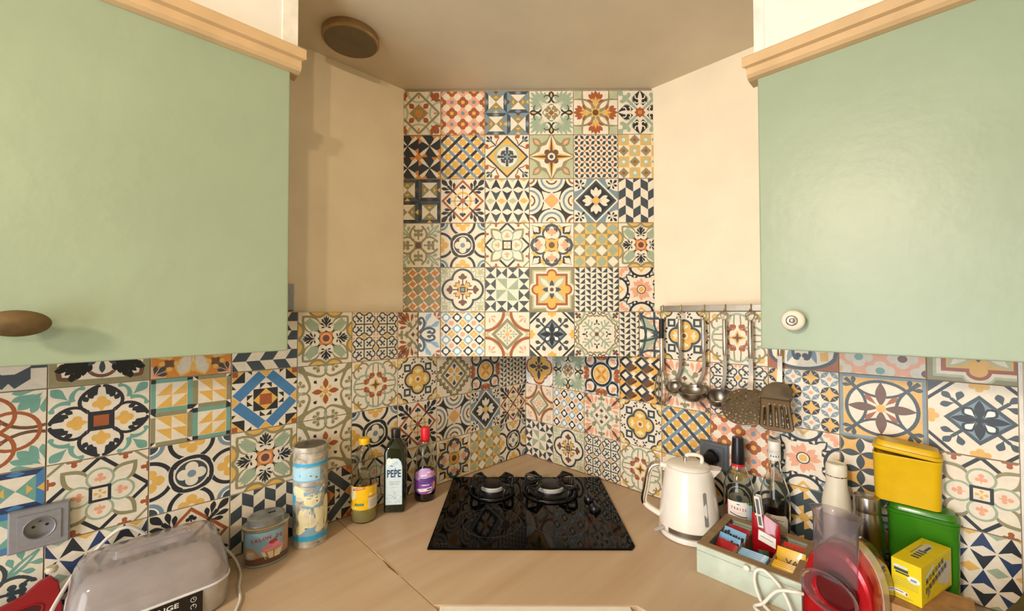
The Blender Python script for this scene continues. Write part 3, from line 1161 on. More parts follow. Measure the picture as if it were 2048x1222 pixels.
@design
def navyzig():
    p = Pat('i')
    for i in range(-1, 3):
        for j in range(-1, 3):
            o = (-.5 + i * 1.0 - .15, -.5 + j + .1)
            p.a('N', [(-.36, .3), (-.1, .12), (.1, .12), (.36, .3), (.36, -.02), (.1, -.24), (0, -.1), (-.1, -.24), (-.36, -.02)], '1', 0, (o[0], o[1] - .3))
            p.a('N', [(.36, .12), (.5, .3), (.64, .12), (.64, -.05), (.36, -.05)], '1', 0, (o[0], o[1]))
            p.a('Y', di(o[0], o[1] + .25, .18, .15))
    return p
@design
def peacock():
    p = Pat('R')
    p.a('N', _leaf(-1.05, 0, 1.05, 0, 1.0, lambda t: sin(pi * t) ** .25, 20))
    p.a('C', _leaf(-.94, 0, .94, 0, .9, lambda t: sin(pi * t) ** .25, 20))
    p.a('Y', [(.3, -.5), (.62, -.42), (.7, -.72), (.4, -.78)], 'm', 90)
    p.a('Y', [(.5, -.4), (.72, -.36), (.74, -.66), (.52, -.7)], '1')
    p.a('Y', [(-.5, -.4), (-.72, -.36), (-.74, -.66), (-.52, -.7)], '1')
    p.a('B', [pe(.2, -.1, .42, -.78, .09), pe(.25, -.1, .86, -.3, .1)], '1')
    p.a('B', [pe(-.2, -.1, -.42, -.78, .09), pe(-.25, -.1, -.86, -.3, .1)], '1')
    p.a('V', [*bz((.24, -.05), (.28, -.5), (.2, -.72), (.08, -.6), .1), ci(.1, -.52, .09), *bz((-.24, -.05), (-.28, -.5), (-.2, -.72), (-.08, -.6), .1), ci(-.1, -.52, .09)], '1')
    p.a('W', [ci(.1, -.18, .06), ci(-.1, -.18, .06)], '1')
    p.a('B', [pe(.1, .2, .6, .7, .1), pe(-.1, .2, -.6, .7, .1)], '1')
    return p
@design
def whiteflower():
    p = Pat('S')
    for i in range(-1, 2):
        for j in range(-1, 3):
            for q in (0, 1):
                x, y = i * 1.0 + q * .5 - .0, -1 + j * .8 + q * .4 + .15
                p.a('i', [ci(x + .19 * a, y + .15 * b, .155, 14) for a, b in ((1, 0), (0, 1), (-1, 0), (0, -1))])
                p.a('i', rc(x - .13, y - .11, x + .13, y + .11))
                p.a(('t', 'W', 'Y')[(i + j * 2 + q) % 3], ci(x, y, .11, 14))
    return p
@design
def ogee():
    p = Pat('w')
    p.a('K', [ci(.97, .86, .06, 8), ci(.86, .97, .06, 8), rc(.97, .6, 1.0, 1.0), rc(.6, .97, 1, 1)], '4')
    sh = [(.97, 0), (.93, .22), (.78, .38), (.62, .42), (.62, .54), (.54, .54)]
    full = []
    for k in range(4):
        pts = sh + [(y, x) for x, y in sh[::-1]][1:-1]
        a = radians(90 * k)
        full += [(x * cos(a) - y * sin(a), x * sin(a) + y * cos(a)) for x, y in pts]
    sc_ = lambda q: [(x * q, y * q) for x, y in full]
    p.a('R', sc_(1.0))
    p.a('i', sc_(.88))
    p.a('Y', sc_(.84))
    p.a('N', pe(.12, 0, .74, 0, .12), '4')
    p.a('N', te(.08, 0, .36, 0, .1), '4', 45)
    p.a('W', ci(0, 0, .13))
    return p
@design
def cubechain():
    p = Pat('Y')
    for i in range(-2, 3):
        for j in range(-2, 4):
            o = (i * .8 + (.1), j * .62 + .1)
            p.a('W', [(-.36, 0), (0, .3), (.06, .2), (.36, -.1), (.36, 0.02), (0, -.3)], '1', 0, (o[0] + .2, o[1] - .16))
    for i in range(-2, 3):
        for j in range(-2, 4):
            o = (i * .8 + (.1), j * .62 + .1)
            p.a('C', di(o[0] + .4, o[1] + .05, .2, .17))
            p.a('V', di(o[0], o[1], .37, .31))
            p.a('K', [(0, .31), (-.37, 0), (0, -.31), (0, -.16), (-.2, 0), (0, .16)], '1', 0, o)
            p.a('C', di(o[0], o[1], .19, .165))
    return p
@design
def bluestars():
    p = Pat('C')
    for i in range(4):
        for j in range(4):
            o = (-.75 + i * .5, .75 - j * .5)
            e = (i + j) % 2
            k = 'B' if e else 'K'
            p.a(k, [(.25, 0), (.2, .16), (.16, .2), (0, .25), (-.16, .2), (-.2, .16), (-.25, 0), (-.2, -.16), (-.16, -.2), (0, -.25), (.16, -.2), (.2, -.16)], '1', 0, o)
            p.a('C' if e else 'Y', [(.25, 0), (.075, .075), (0, .25), (-.075, .075), (-.25, 0), (-.075, -.075), (0, -.25), (.075, -.075)], '1', 0, o)
            if e:
                p.a('S', ci(o[0], o[1], .065, 10))
            p.a('C', ln([(.075, .075), (.2, .2)], .012), '4', 0, o)
    return p
@design
def petalring():
    p = Pat('B')
    p.a('Y', rc(-.9, -.9, .9, .9))
    p.a('C', ci(0, 0, .82, 36))
    p.a('N', rg(0, 0, .82, .09, 0, 360, 40))
    p.a('N', bz((.62, .62), (.3, .25), (-.3, .25), (-.62, .62), .075), '4')
    p.a('N', [*ln([(.78, 0), (1.2, 0)], .09, .12), te(.9, 0, 1.12, .2, .08), te(.9, 0, 1.12, -.2, .08)], '4', 45)
    p.a('W', pe(.06, 0, .8, 0, .13), '4')
    p.a('R', te(.08, 0, .54, 0, .085), '4', 45)
    p.a('Y', ci(0, 0, .12))
    return p
@design
def petalgrid():
    p = Pat('C')
    for i in range(4):
        for j in range(4):
            if (i + j) % 2:
                p.a('Y', rc(-1 + i * .5, -1 + j * .5, -.5 + i * .5, -.5 + j * .5))
    for i in range(-1, 5):
        for j in range(-1, 5):
            x, y = -1 + i * .5, -1 + j * .5
            p.a('V', [pe(x, y, x + .5, y, .105), pe(x, y, x, y + .5, .105)])
    return p

PAL['V'] = '3F4B50'
TILE_CACHE = {}
def tile_mesh(name, rect=(-1, -1, 1, 1)):
    """one tile: chamfered body and the inlaid print; local x right, z up, front is -y; origin at the centre of the full tile"""
    key = (name, rect)
    if key in TILE_CACHE:
        return TILE_CACHE[key]
    mb = MB()
    h, g, b, t = T / 2, 0.0006, 0.0009, 0.004
    x0, y0, x1, y1 = rect[0] * h + g, rect[1] * h + g, rect[2] * h - g, rect[3] * h - g
    edge = M('tile_body', 'B9A98F', 0.6)
    A = [(x0, y0), (x1, y0), (x1, y1), (x0, y1)]
    Bq = [(x0 + b, y0 + b), (x1 - b, y0 + b), (x1 - b, y1 - b), (x0 + b, y1 - b)]
    vs = [(u, t, v) for u, v in A] + [(u, 0.0007, v) for u, v in A] + [(u, 0, v) for u, v in Bq]
    fs = [(i, (i + 1) % 4, 4 + (i + 1) % 4, 4 + i) for i in range(4)] + [(4 + i, 4 + (i + 1) % 4, 8 + (i + 1) % 4, 8 + i) for i in range(4)]
    mb.add(vs, fs, edge)
    ku, kv = (h - b - g) / h, 1
    r = (Bq[0][0] / h, Bq[0][1] / h, Bq[2][0] / h, Bq[2][1] / h)
    emit(mb, D[name](), lambda u, v, hh: (u * h, -hh, v * h), rect=r)
    o = mb.build('tile', bevel=-1, link=False)
    me = o.data
    bpy.data.objects.remove(o)
    TILE_CACHE[key] = me
    return me

def lay_tile(parent, name, loc, rz, rect=(-1, -1, 1, 1)):
    o = bpy.data.objects.new('tile', tile_mesh(name, rect))
    COL.objects.link(o)
    o.parent = parent
    j = lambda a: random.uniform(-a, a)
    o.location = loc
    o.rotation_euler = (j(0.0012), j(0.0015), rz + j(0.0012))
    return o
# ------------------------------------------------------------------ room shell
plaster = M('cream_wall_paint', 'EFE0C4', 0.6, var=0.025, vs=8, bump=0.15, bs=90)
ceil_m = M('ceiling_paint', 'DCCDB2', 0.55, var=0.03, vs=6, bump=0.1, bs=60)
soff_m = M('white_soffit_paint', 'F3EFE4', 0.5, var=0.02, vs=8, bump=0.1, bs=90)
grout = M('grout', 'A08F76', 0.8, var=0.08, vs=60, bump=0.2, bs=400)
floor_m = M('floor_tiles', 'A08C74', 0.4, var=0.1, vs=6)
PW = -0.041                    # plaster plane behind the tiled splashback
ZCEIL = ZT + 5.05 * T

wall_left = struct(MB().box(-0.2, -0.2, 0, RX + 0.2, PW, ZCEIL + 0.1, plaster).build('wall_left'))
wall_right = struct(MB().box(-0.2, PW, 0, PW, RY + 0.2, ZCEIL + 0.1, plaster).build('wall_right'))
struct(MB().box(-0.2, -0.2, ZCEIL, RX + 0.2, RY + 0.2, ZCEIL + 0.1, ceil_m).build('ceiling'))
struct(MB().box(-0.2, -0.2, -0.1, RX + 0.2, RY + 0.2, 0, floor_m).build('floor'))
struct(MB().box(PW, RY, 0, RX, RY + 0.2, ZCEIL, plaster).build('wall_back'))
ww = MB()
ww.box(RX, PW, 0, RX + 0.2, RY, WZ0, plaster).box(RX, PW, WZ1, RX + 0.2, RY, ZCEIL, plaster)
ww.box(RX, PW, WZ0, RX + 0.2, WY0, WZ1, plaster).box(RX, WY1, WZ0, RX + 0.2, RY, WZ1, plaster)
struct(ww.build('wall_window'))
fr = MB()
fm = M('white_window_frame', 'F2F0EA', 0.4)
for y in (WY0, (WY0 + WY1) / 2 - 0.02, WY1 - 0.04):
    fr.box(RX + 0.02, y, WZ0, RX + 0.07, y + 0.04, WZ1, fm)
for z in (WZ0, WZ1 - 0.04):
    fr.box(RX + 0.021, WY0, z, RX + 0.069, WY1, z + 0.04, fm)
struct(fr.build('window_1'))

# tiled splashbacks: slab, then every tile of its own
MB().box(0, PW, ZC - 0.03, 12 * T, -0.0038, ZT, grout).build('splashback_slab', wall_left)
MB().box(PW, 0, ZC - 0.03, -0.0038, 8.84 * T, ZT, grout).build('splashback_slab', wall_right)
MB().box(PW, 8.84 * T, ZC - 0.03, 0.001, 8.84 * T + 0.006, ZT + 0.001, M('white_edge_profile', 'E9E4D8', 0.4)).build('edge_profile', wall_right)

LEFT = [  # columns counted from the corner, rows from the top
    [None, 'sawtooth', 'wheel', 'chainring'],
    [None, 'medallion', 'daisy', 'harlequin'],
    [None, 'stepped', 'arcs', 'heartwheel'],
    ['thistle_olive', 'quatre', 'wheel', 'spike'],
    ['clover', 'rosette', 'chainring', 'loopcross'],
    ['star_palmette', 'scrollstar', 'scrollstar', 'quilt_dark'],
    ['herring_flat', 'quilt', 'star_palmette', 'herring'],
    ['ochrescroll', 'pinwheel', 'chainring', 'wheel'],
    ['palmframe', 'acanthus', 'loopcross', 'spike_blue'],
    ['navyzig', 'interlace', 'pyramid_blue', 'club_green'],
    ['flowers', 'quatre', 'rosette', 'harlequin']]
RIGHT = [
    [None, 'ogee', 'arcdiamond', 'pinstar'],
    [None, 'greenacanthus', 'dotdiamond', 'quatrefoil'],
    [None, 'medallion', 'thistle', 'clover'],
    ['leafcurve', 'cubechain', 'quatre', 'rosette'],
    ['quatre', 'thistle', 'lattice_blue', 'stepped'],
    ['rosette', 'clover', 'flowers', 'chainring'],
    ['peacock', 'bluestars', 'sunflower', 'windmill_teal'],
    ['whiteflower', 'petalring', 'petalgrid', 'arcs'],
    ['oframe', 'navydiamond', 'loopcross', 'spike_blue']]
for c, col in enumerate(LEFT):
    for r, nm in enumerate(col):
        if nm:
            rect = (-1, -1, 0.0, 1) if (c == 3 and r == 0) else (-1, -1, 1, 1)
            lay_tile(wall_left, nm, ((c + .5) * T, random.uniform(-.0003, .0003), ZT - (r + .5) * T), pi, rect)
for c, col in enumerate(RIGHT):
    for r, nm in enumerate(col):
        if nm:
            rect = (0.0, -1, 1, 1) if (c == 3 and r == 0) else ((-1, -1, .68, 1) if c == 8 else (-1, -1, 1, 1))
            lay_tile(wall_right, nm, (random.uniform(-.0003, .0003), (c + .5) * T, ZT - (r + .5) * T), pi / 2, rect)

# boxed-in corner above the hob, tiled on its diagonal face
A = 3.5 * T - 0.0038 * sqrt(2)
wc = MB()
foot = [(PW + .001, PW + .001), (A - PW - .001, PW + .001), (PW + .001, A - PW - .001)]
wc.prism(foot, ZT, ZCEIL - 0.0005, grout)
foot2 = [(0.002, 0.002), (A - .002, 0.002), (0.002, A - .002)]
wc.prism(foot2, ZT - T + 0.0005, ZT, grout)
wall_corner = struct(wc.build('wall_corner'))
PANEL = [['olivediamond', 'flowers', 'pyramid', 'greenacanthus', 'redfleur', 'darkpetal'],
         ['windmill', 'lattice', 'snowdiamond', 'compass', 'dotlattice', 'diamonddot'],
         ['pyramid_dark', 'wheel', 'spike', 'arcs', 'daisy', 'herring'],
         ['club_olive', 'chainring', 'loopcross', 'heartwheel', 'harlequin', 'star_palmette'],
         ['sawleaf', 'quatrefoil', 'pinstar', 'oframe', 'sawtooth', 'sunflower'],
         ['bluescroll', 'dotdiamond', 'arcdiamond', 'navydiamond', 'frostframe', 'sawtooth']]
for r, row in enumerate(PANEL):
    for c, nm in enumerate(row):
        u0, u1 = -1, 1
        if c == 0:
            u0 = 0.01 if r == 5 else -.69
        if c == 5:
            u1 = -.11 if r == 5 else .6
        s = c * T
        j = random.uniform(-.0004, .0004)
        lay_tile(wall_corner, nm, (3.5 * T - s / sqrt(2) + j, s / sqrt(2) + j, ZT + (4.5 - r) * T), radians(135), (u0, -1, u1, 1))

# soffits above the wall cabinets with a lighter corner bead
def soffit(name, swap, e0, e1, bead):
    f = (lambda a, b: (b, a)) if swap else (lambda a, b: (a, b))
    def bx(mb, a0, b0, z0, a1, b1, z1, m):
        p, q = f(a0, b0), f(a1, b1)
        return mb.box(p[0], p[1], z0, q[0], q[1], z1, m)
    o = struct(bx(MB(), e0, PW, 2.125, e1, .28, ZCEIL - .0005, soff_m).build(name))
    bx(MB(), e0 - .001, PW, 2.126, e0 + bead, .2825, ZCEIL - .001, M('corner_bead_paint', 'F8F3E6', .45)).build('corner_bead', o, bevel=.001)
soffit('wall_upper_left', False, 1.082, RX, .033)
soffit('wall_upper_right', True, 1.037, RY, .0215)

# ------------------------------------------------------------------ worktop and base units
wood = lambda nm, ang: M(nm, 'CDB597', 0.42, var=0.03, vs=2.2, stretch=(0.9, 9, 1, ang), hex2='C0A382', bump=0.04, bs=140)
wt = thing('worktop', 'beige wood-grain laminate worktop running along both tiled walls under everything', 'worktop', (0, 0, ZC))
def slab(poly, m):
    return MB().prism(poly, -0.038, 0, m).build('worktop_panel', wt, bevel=.002)
slab([(.8678, .001), (2.2, .001), (2.2, .552), (.8678, .552)], wood('laminate_left', 0))
slab([(.001, .001), (.867, .001), (.867, .535), (.544, .858), (.544, 2.2), (.001, 2.2)], wood('laminate_corner', radians(-45)))
ch = MB()
ch.prism([(.864, .24), (.868, .27), (.8672, .31), (.8702, .352), (.8668, .40), (.8648, .34), (.8635, .29)], 0.0001, 0.0012, M('chipped_laminate', 'DDBE92', .5))
ch.prism([(.8672, .30), (.8722, .34), (.8694, .385), (.8674, .36)], 0.0001, 0.0015, M('exposed_chipboard', '7A5836', .8))
ch.build('seam_chip', wt)
sealm = M('dark_seam_filler', '84663F', .7)
MB().box(.8672, .004, -.03, .8676, .535, .0001, M('pale_seam_filler', 'A0825A', .7)).build('seam_line', wt)
sk = MB()
sk.box(.002, .0005, .0002, 1.9, .0022, .0022, sealm).box(.0005, .002, .0002, .0022, 1.45, .0022, sealm)
sk.build('wall_joint', wt)

white_m = M('white_cabinet_front', 'F6EFE2', .4, var=.02)
for nm, lab, poly, fronts in (
        ('base_cabinet', 'white base cabinet under the left worktop', [(.87, .002), (2.2, .002), (2.2, .53), (.87, .53)], [((.875, .531), (1.5, .531)), ((1.505, .531), (2.19, .531))]),
        ('base_cabinet', 'white corner base cabinet set diagonally under the hob', [(.002, .002), (.86, .002), (.86, .51), (.52, .85), (.002, .85)], [((.5560, .8475), (.8560, .5475))]),
        ('base_cabinet', 'white base cabinet under the right worktop', [(.002, .87), (.53, .87), (.53, 2.2), (.002, 2.2)], [((.531, .875), (.531, 1.5)), ((.531, 1.505), (.531, 2.19))])):
    t = thing(nm, lab, 'cabinet', (0, 0, 0))
    MB().prism(poly, 0.0, ZC - .0385, white_m).build('body', t)
    for (ax, ay), (bx_, by_) in fronts:
        d = Vector((bx_ - ax, by_ - ay, 0)).normalized()
        n = Vector((0, 0, 1)).cross(d)
        if n.x + n.y < 0:
            n = -n
        k = .018 if len(fronts) > 1 else .034
        MB().prism([(ax, ay), (bx_, by_), (bx_ + n.x * k, by_ + n.y * k), (ax + n.x * k, ay + n.y * k)], .1, ZC - .0395 if len(fronts) > 1 else ZC - .0006, white_m).build('front', t, bevel=.0015)

# ------------------------------------------------------------------ wall cabinets
green = M('sage_green_paint', '99A88C', 0.36, var=0.03, vs=5, bump=0.3, bs=34)
corn_m = M('cornice_wood', 'D3B183', 0.45, var=0.05, vs=14, stretch=(1, 1, 1))
def wall_cabinet(label, swap, e0, e1, knob_pos, knob):
    t = thing('wall_cabinet', label, 'cabinet', (0, 0, 0))
    f = (lambda a, b: (b, a)) if swap else (lambda a, b: (a, b))
    def bx(a0, b0, z0, a1, b1, z1, m):
        p, q = f(a0, b0), f(a1, b1)
        return MB().box(p[0], p[1], z0, q[0], q[1], z1, m)
    bx(e0 + .003, PW, 1.478, e1, .295, 2.122, M('cabinet_carcass', 'C9BFA6', .5)).build('body', t)
    d = bx(e0, .296, 1.4715, e0 + .6, .314, 2.112, green).build('door', t, bevel=.0035, seg=3)
    bx(e0 + .603, .296, 1.4715, e1, .314, 2.112, green).build('door', t, bevel=.0035, seg=3)
    # cornice moulding: outline (out from door plane, height) swept along the front
    prof = [(.28, 2.104), (.316, 2.104), (.327, 2.107), (.333, 2.113), (.333, 2.128), (.342, 2.131), (.342, 2.152), (.34, 2.155), (.28, 2.155)]
    A_ = [(*f(e0 - .0175 if i not in (5, 6, 7) else e0 - .025, o), z) for i, (o, z) in enumerate(prof)]
    B_ = [(*f(e1, o), z) for o, z in prof]
    MB().loft([A_, B_], corn_m, smooth=False).build('cornice', t)
    k = knob()
    k.parent = d
    k.location = (*f(knob_pos[0], .314), knob_pos[1])
    k.rotation_euler = (0, 0, -pi / 2 if not swap else pi)
    return t
cer = M('cream_ceramic', 'F0E6D2', .2, var=.02, coat=.4)
steel = M('polished_steel', 'D2CCC2', .18, metal=1, var=.03, vs=20)
steel_d = M('satin_steel', '9C948A', .34, metal=1, var=.05, vs=40, bump=.05, bs=300)
def knob_white():
    mb = MB()
    mb.lathe([(0, 0), (.009, 0), (.008, .008), (.014, .012), (.0215, .019), (.0225, .025), (.019, .031), (.011, .0345), (.0095, .035), (0, .035)], cer, 36, ax='x', cap=(False, False))
    for v in range(len(mb.v)):
        x, y, z = mb.v[v]
        mb.v[v] = (-x, y, z)
    ring = MB()
    ring.lathe([(.0112, -.0335), (.0112, -.036), (.0095, -.0372), (.0085, -.0358), (.006, -.0355), (.0048, -.038), (.002, -.0392), (0, -.0394)], steel, 28, ax='x', cap=(False, False))
    o = mb.build('knob')
    ring.build('screw_cap', o)
    return o
def knob_dark():
    bz_ = M('antique_bronze', '6E5A3A', .45, metal=.6, var=.15)
    mb = MB()
    mb.lathe([(0, 0), (-.0001, 0), (.012, 0), (.01, -.008), (.008, -.014), (.016, -.02), (.024, -.026), (.024, -.031), (.016, -.036), (0, -.038)], bz_, 32, ax='x', cap=(False, False), sx=1, sy=1)
    for v in range(len(mb.v)):
        x, y, z = mb.v[v]
        mb.v[v] = (x, y * 1.5, z * .85)
    return mb.build('knob')
cabL = wall_cabinet('pale green wall cabinet with a dark bronze knob, above the clear-lidded appliance', False, 1.106, 2.4, (1.494, 1.540), knob_dark)
cabR = wall_cabinet('pale green wall cabinet with a round white ceramic knob, above the tea box', True, 1.051, 2.4, (1.119, 1.538), knob_white)
# ------------------------------------------------------------------ helpers for the objects
def face_rz(x, y, extra=0):
    return atan2(CAM.x - x, -(CAM.y - y)) + radians(extra)
IMG = radians(135.4)           # local x runs along the picture's horizontal, front (-y) towards the room
def cyl(r, z0, z1, half=1.2, a0=-pi / 2, rfn=None):
    def fn(u, v, h):
        z = z0 + (v + 1) / 2 * (z1 - z0)
        R = (rfn(z) if rfn else r) + h
        a = a0 + u * half
        return (R * cos(a), R * sin(a), z)
    return fn
def flat(y, cx=0, cz=0, s=1.0):
    return lambda u, v, h=0.0: (cx + u * s, y - h, cz + v * s)
def rrect(hx, hy, r, z, n=6, cx=0, cy=0):
    out = []
    for sx, sy, a0 in ((1, 1, 0), (-1, 1, 90), (-1, -1, 180), (1, -1, 270)):
        for k in range(n + 1):
            a = radians(a0 + 90 * k / n)
            out.append((cx + sx * (hx - r) + r * cos(a), cy + sy * (hy - r) + r * sin(a), z))
    return out
def shell(prof, th):
    """outer profile from the axis up, then the inside wall back down"""
    inner = [(max(0, r - th), max(z, prof[0][1] + th)) for r, z in prof][::-1]
    return prof + inner
black_pl = M('black_plastic', '17171A', .3, var=.05)
glass_c = M('clear_glass', 'F6F8F4', .02, trans=1, ior=1.32, var=0)
pet = M('clear_bottle_plastic', 'F8F6EE', .05, trans=1, ior=1.17, var=0)

# ------------------------------------------------------------------ ceiling spotlight, switch, sockets
t = thing('ceiling_spotlight', 'round bronze metal ceiling spotlight, switched off, beside the left soffit', 'lamp', (.885, .118, ZCEIL))
brz = M('brushed_bronze', 'A58B62', .32, metal=.85, var=.06)
MB().lathe([(0, -.0002), (.078, -.0002), (.081, -.004), (.081, -.02), (.078, -.0235), (.0745, -.024), (.0745, -.019), (0, -.019)], brz, 56, cap=(False, False)).build('rim', t)
MB().lathe([(0, -.0235), (.074, -.0235), (.074, -.0195), (0, -.0195)], M('smoked_diffuser', '6B5B41', .35, var=.06), 56, cap=(False, False)).build('diffuser', t)

grey_pl = M('grey_metallic_plastic', '9A9AA0', .35, metal=.35, var=.04, vs=80)
t = thing('light_switch', 'grey light switch plate on the cream wall behind the left cabinet', 'switch', (1.032, PW, 1.604), pi)
MB().box(-.041, -.009, -.041, .041, 0, .041, grey_pl).build('plate', t, bevel=.002)
MB().box(-.024, -.013, -.024, .024, -.009, .024, grey_pl).build('rocker', t, bevel=.002)

def socket(label, loc, rz, dark, tilt=0):
    t = thing('wall_socket', label, 'socket', loc, rz)
    m = M('dark_grey_socket', '6E747D', .3, metal=.4, var=.04) if dark else grey_pl
    R4 = lambda q, h: [(-q, -h, -q), (q, -h, -q), (q, -h, q), (-q, -h, q)]
    MB().loft([R4(.043, .0008), R4(.0432, .010), R4(.0405, .013), R4(.031, .013), R4(.031, .001)], m, cap=(True, False), smooth=False).build('frame', t)
    ins = MB()
    sq = .031
    n = 40
    inner = [(.0215 * cos(2 * pi * k / n), .0215 * sin(2 * pi * k / n)) for k in range(n)]
    outer = []
    for k in range(n):
        a = 2 * pi * k / n
        q = sq / max(abs(cos(a)), abs(sin(a)))
        outer.append((q * cos(a), q * sin(a)))
    P3 = lambda pts, h: [(u, -h, v) for u, v in pts]
    ins.loft([P3(outer, .013), P3([(u * .98, v * .98) for u, v in outer], .0152), P3([(u * 1.1, v * 1.1) for u, v in inner], .0152), P3([(u * 1.05, v * 1.05) for u, v in inner], .0168), P3(inner, .0162), P3([(u * .97, v * .97) for u, v in inner], .0022)], m, cap=(False, True), smooth=False)
    ins.build('insert', t)
    gr = MB()
    for s_ in (-1, 1):
        gr.lathe([(0, -.0016), (.0028, -.0016)], black_pl, 14, c=(s_ * .0095, 0, .0), ax='y', cap=(False, False))
    for v in range(len(gr.v)):
        x, y, z = gr.v[v]
        gr.v[v] = (x, -.0026, z)
    gr.build('pin_hole', t)
    MB().lathe([(0, .0), (.0024, 0), (.0024, .009), (.0012, .0105), (0, .0105)], steel, 14, c=(0, -.0022, .0095), ax='y', cap=(False, False)).build('earth_pin', t)
    return t
socket('grey French wall socket, empty, on the left splashback above the red board', (1.491, 0, 1.108), pi, False)
sk2 = socket('dark grey wall socket holding a black plug, behind the kettle', (0, .838, 1.099), pi / 2, True)
t = thing('power_plug', 'black round plug and cord in the socket behind the kettle', 'plug', (.0, .832, 1.094), pi / 2)
MB().lathe([(0, .004), (.0195, .004), (.0205, .02), (.019, .040), (.015, .045), (0, .046)], black_pl, 32, ax='y', cap=(False, False)).build('plug_body', t)
MB().tube(catmull([(.0, -.036, -.008), (.004, -.046, -.03), (.012, -.04, -.065), (.03, -.022, -.1), (.05, -.02, -.14), (.045, -.03, -.17), (.01, -.045, -.19), (-.02, -.06, -.1905)], 8), .0036, black_pl).build('cord', t)

# ------------------------------------------------------------------ hob
hx, hy = (.76 + .345 + .414 - .008) / 4, (.34 + .741 - .009 + .41) / 4
t = thing('gas_hob', 'black glass hob with two cast gas burners and two ceramic zones, set in the corner', 'hob', (.3790, .3720, ZC), radians(135))
hob_g = M('black_hob_glass', '040405', .05, var=0, ior=1.22)
iron = M('black_cast_iron', '101012', .42, var=.08, bump=.2, bs=300)
HW, HD = .289, .2475
out = [(-HW, -HD), (HW - .012, -HD), (HW, -HD + .014), (HW, HD), (-HW, HD)]
MB().prism(out, 0.0003, .006, hob_g).build('glass_plate', t, bevel=.0015)
line_m = M('grey_printed_line', '4A4A4C', .4, var=0)
zz = Pat(None, (-9, -9, 9, 9))
zz.a(line_m, rg(-.118, -.105, .09, .0012, 0, 360, 64)).a(line_m, rg(.092, -.105, .085, .0012, 0, 360, 64))
zz.a(line_m, [rc(-.27, -.228, -.235, -.2265)])
for k, yy in enumerate((-.04, -.11, -.2)):
    zz.a(line_m, rc(.205, yy, .225, yy + .0015))
pr_ = MB()
emit(pr_, zz, lambda u, v, h: (u, v, .0062 + h))
pr_.build('zone_print', t)
alu = M('burner_aluminium', 'E6E4E0', .4, metal=.45, var=.04)
for bx_, by_, R in ((-.128, .118, .042), (.083, .118, .05)):
    b = MB().lathe([(0, .006), (R * 1.5, .006), (R * 1.5, .009), (R * 1.3, .013), (R * 1.12, .0135), (R * 1.1, .018), (0, .018)], iron, 44, c=(bx_, by_, 0), cap=(False, False)).build('burner', t)
    MB().lathe([(0, .018), (R, .018), (R * 1.02, .028), (R * .97, .0305), (0, .0305)], alu, 56, c=(bx_, by_, 0), cap=(False, False)).build('flame_ring', b)
    MB().lathe([(0, .0306), (R * .92, .0306), (R * .93, .033), (R * .84, .0355), (0, .036)], iron, 44, c=(bx_, by_, 0), cap=(False, False)).build('burner_cap', b)
    g = MB()
    RR = R * 1.95
    g.tube([(bx_ + RR * cos(2 * pi * k / 40), by_ + RR * sin(2 * pi * k / 40), .0105) for k in range(40)], .0032, iron, 8, closed=True)
    for k in range(4):
        a = radians(45 + 90 * k)
        for da in (-.26, .26):
            g.tube(catmull([(bx_ + RR * cos(a + da), by_ + RR * sin(a + da), .012), (bx_ + RR * 1.06 * cos(a + da * .9), by_ + RR * 1.06 * sin(a + da * .9), .034), (bx_ + RR * 1.0 * cos(a + da * .7), by_ + RR * 1.0 * sin(a + da * .7), .045),
                            (bx_ + R * 1.3 * cos(a + da * .3), by_ + R * 1.3 * sin(a + da * .3), .044), (bx_ + R * .9 * cos(a), by_ + R * .9 * sin(a), .0435)], 5), .005, iron, 8)
        g.tube([(bx_ + RR * 1.0 * cos(a + q), by_ + RR * 1.0 * sin(a + q), .0445) for q in (-.2, -.1, 0, .1, .2)], .005, iron, 8)
    g.build('pan_support', t)
for kx, ky in ((.213, .05), (.219, -.02)):
    k = MB().lathe([(0, .006), (.019, .006), (.02, .009), (.018, .014), (.0165, .018), (0, .018)], black_pl, 32, c=(kx, ky, 0), cap=(False, False)).build('control_knob', t)
    MB().box(kx - .004, ky - .018, .018, kx + .004, ky + .018, .028, black_pl).build('grip', k, bevel=.003)

# ------------------------------------------------------------------ left side
# clear-lidded yoghurt maker
t = thing('yoghurt_maker', 'silver yoghurt maker with smoky clear lid and black control panel, below the left socket', 'appliance', (1.318, .121, ZC), pi)
sil = M('silver_plastic', 'B9B4AC', .35, metal=.5, var=.04)
b = MB()
b.loft([rrect(.12, .09, .04, .0005), rrect(.126, .096, .042, .006), rrect(.129, .099, .044, .04), rrect(.13, .1, .044, .06), rrect(.128, .098, .044, .064)], sil)
b.build('base', t)
MB().loft([rrect(.1315, .1015, .045, .0615), rrect(.1325, .1025, .046, .0635), rrect(.1315, .1015, .045, .0665), rrect(.124, .094, .04, .0665)], M('white_rim_plastic', 'E9E7E6', .3), cap=(True, True)).build('rim', t)
lid_m = M('smoky_clear_lid', 'F2EEF0', .1, trans=.88, ior=1.3, var=.02)
L_ = [rrect(.13, .1, .045, .067), rrect(.127, .097, .045, .1), rrect(.12, .088, .042, .128), rrect(.112, .078, .04, .142), rrect(.1, .064, .036, .148), rrect(.05, .03, .02, .15)]
inn = [rrect(.127, .097, .043, .067), rrect(.124, .094, .043, .1), rrect(.117, .085, .04, .126), rrect(.109, .075, .038, .1395), rrect(.098, .062, .034, .1455), rrect(.05, .03, .02, .1475)]
lid = MB()
lid.loft(L_, lid_m, cap=(False, True))
lid.loft(inn[::-1], lid_m, cap=(True, False))
lid.loft([L_[0], inn[0]], lid_m, cap=(False, False), smooth=False)
lid = lid.build('lid', t)
hd = MB()
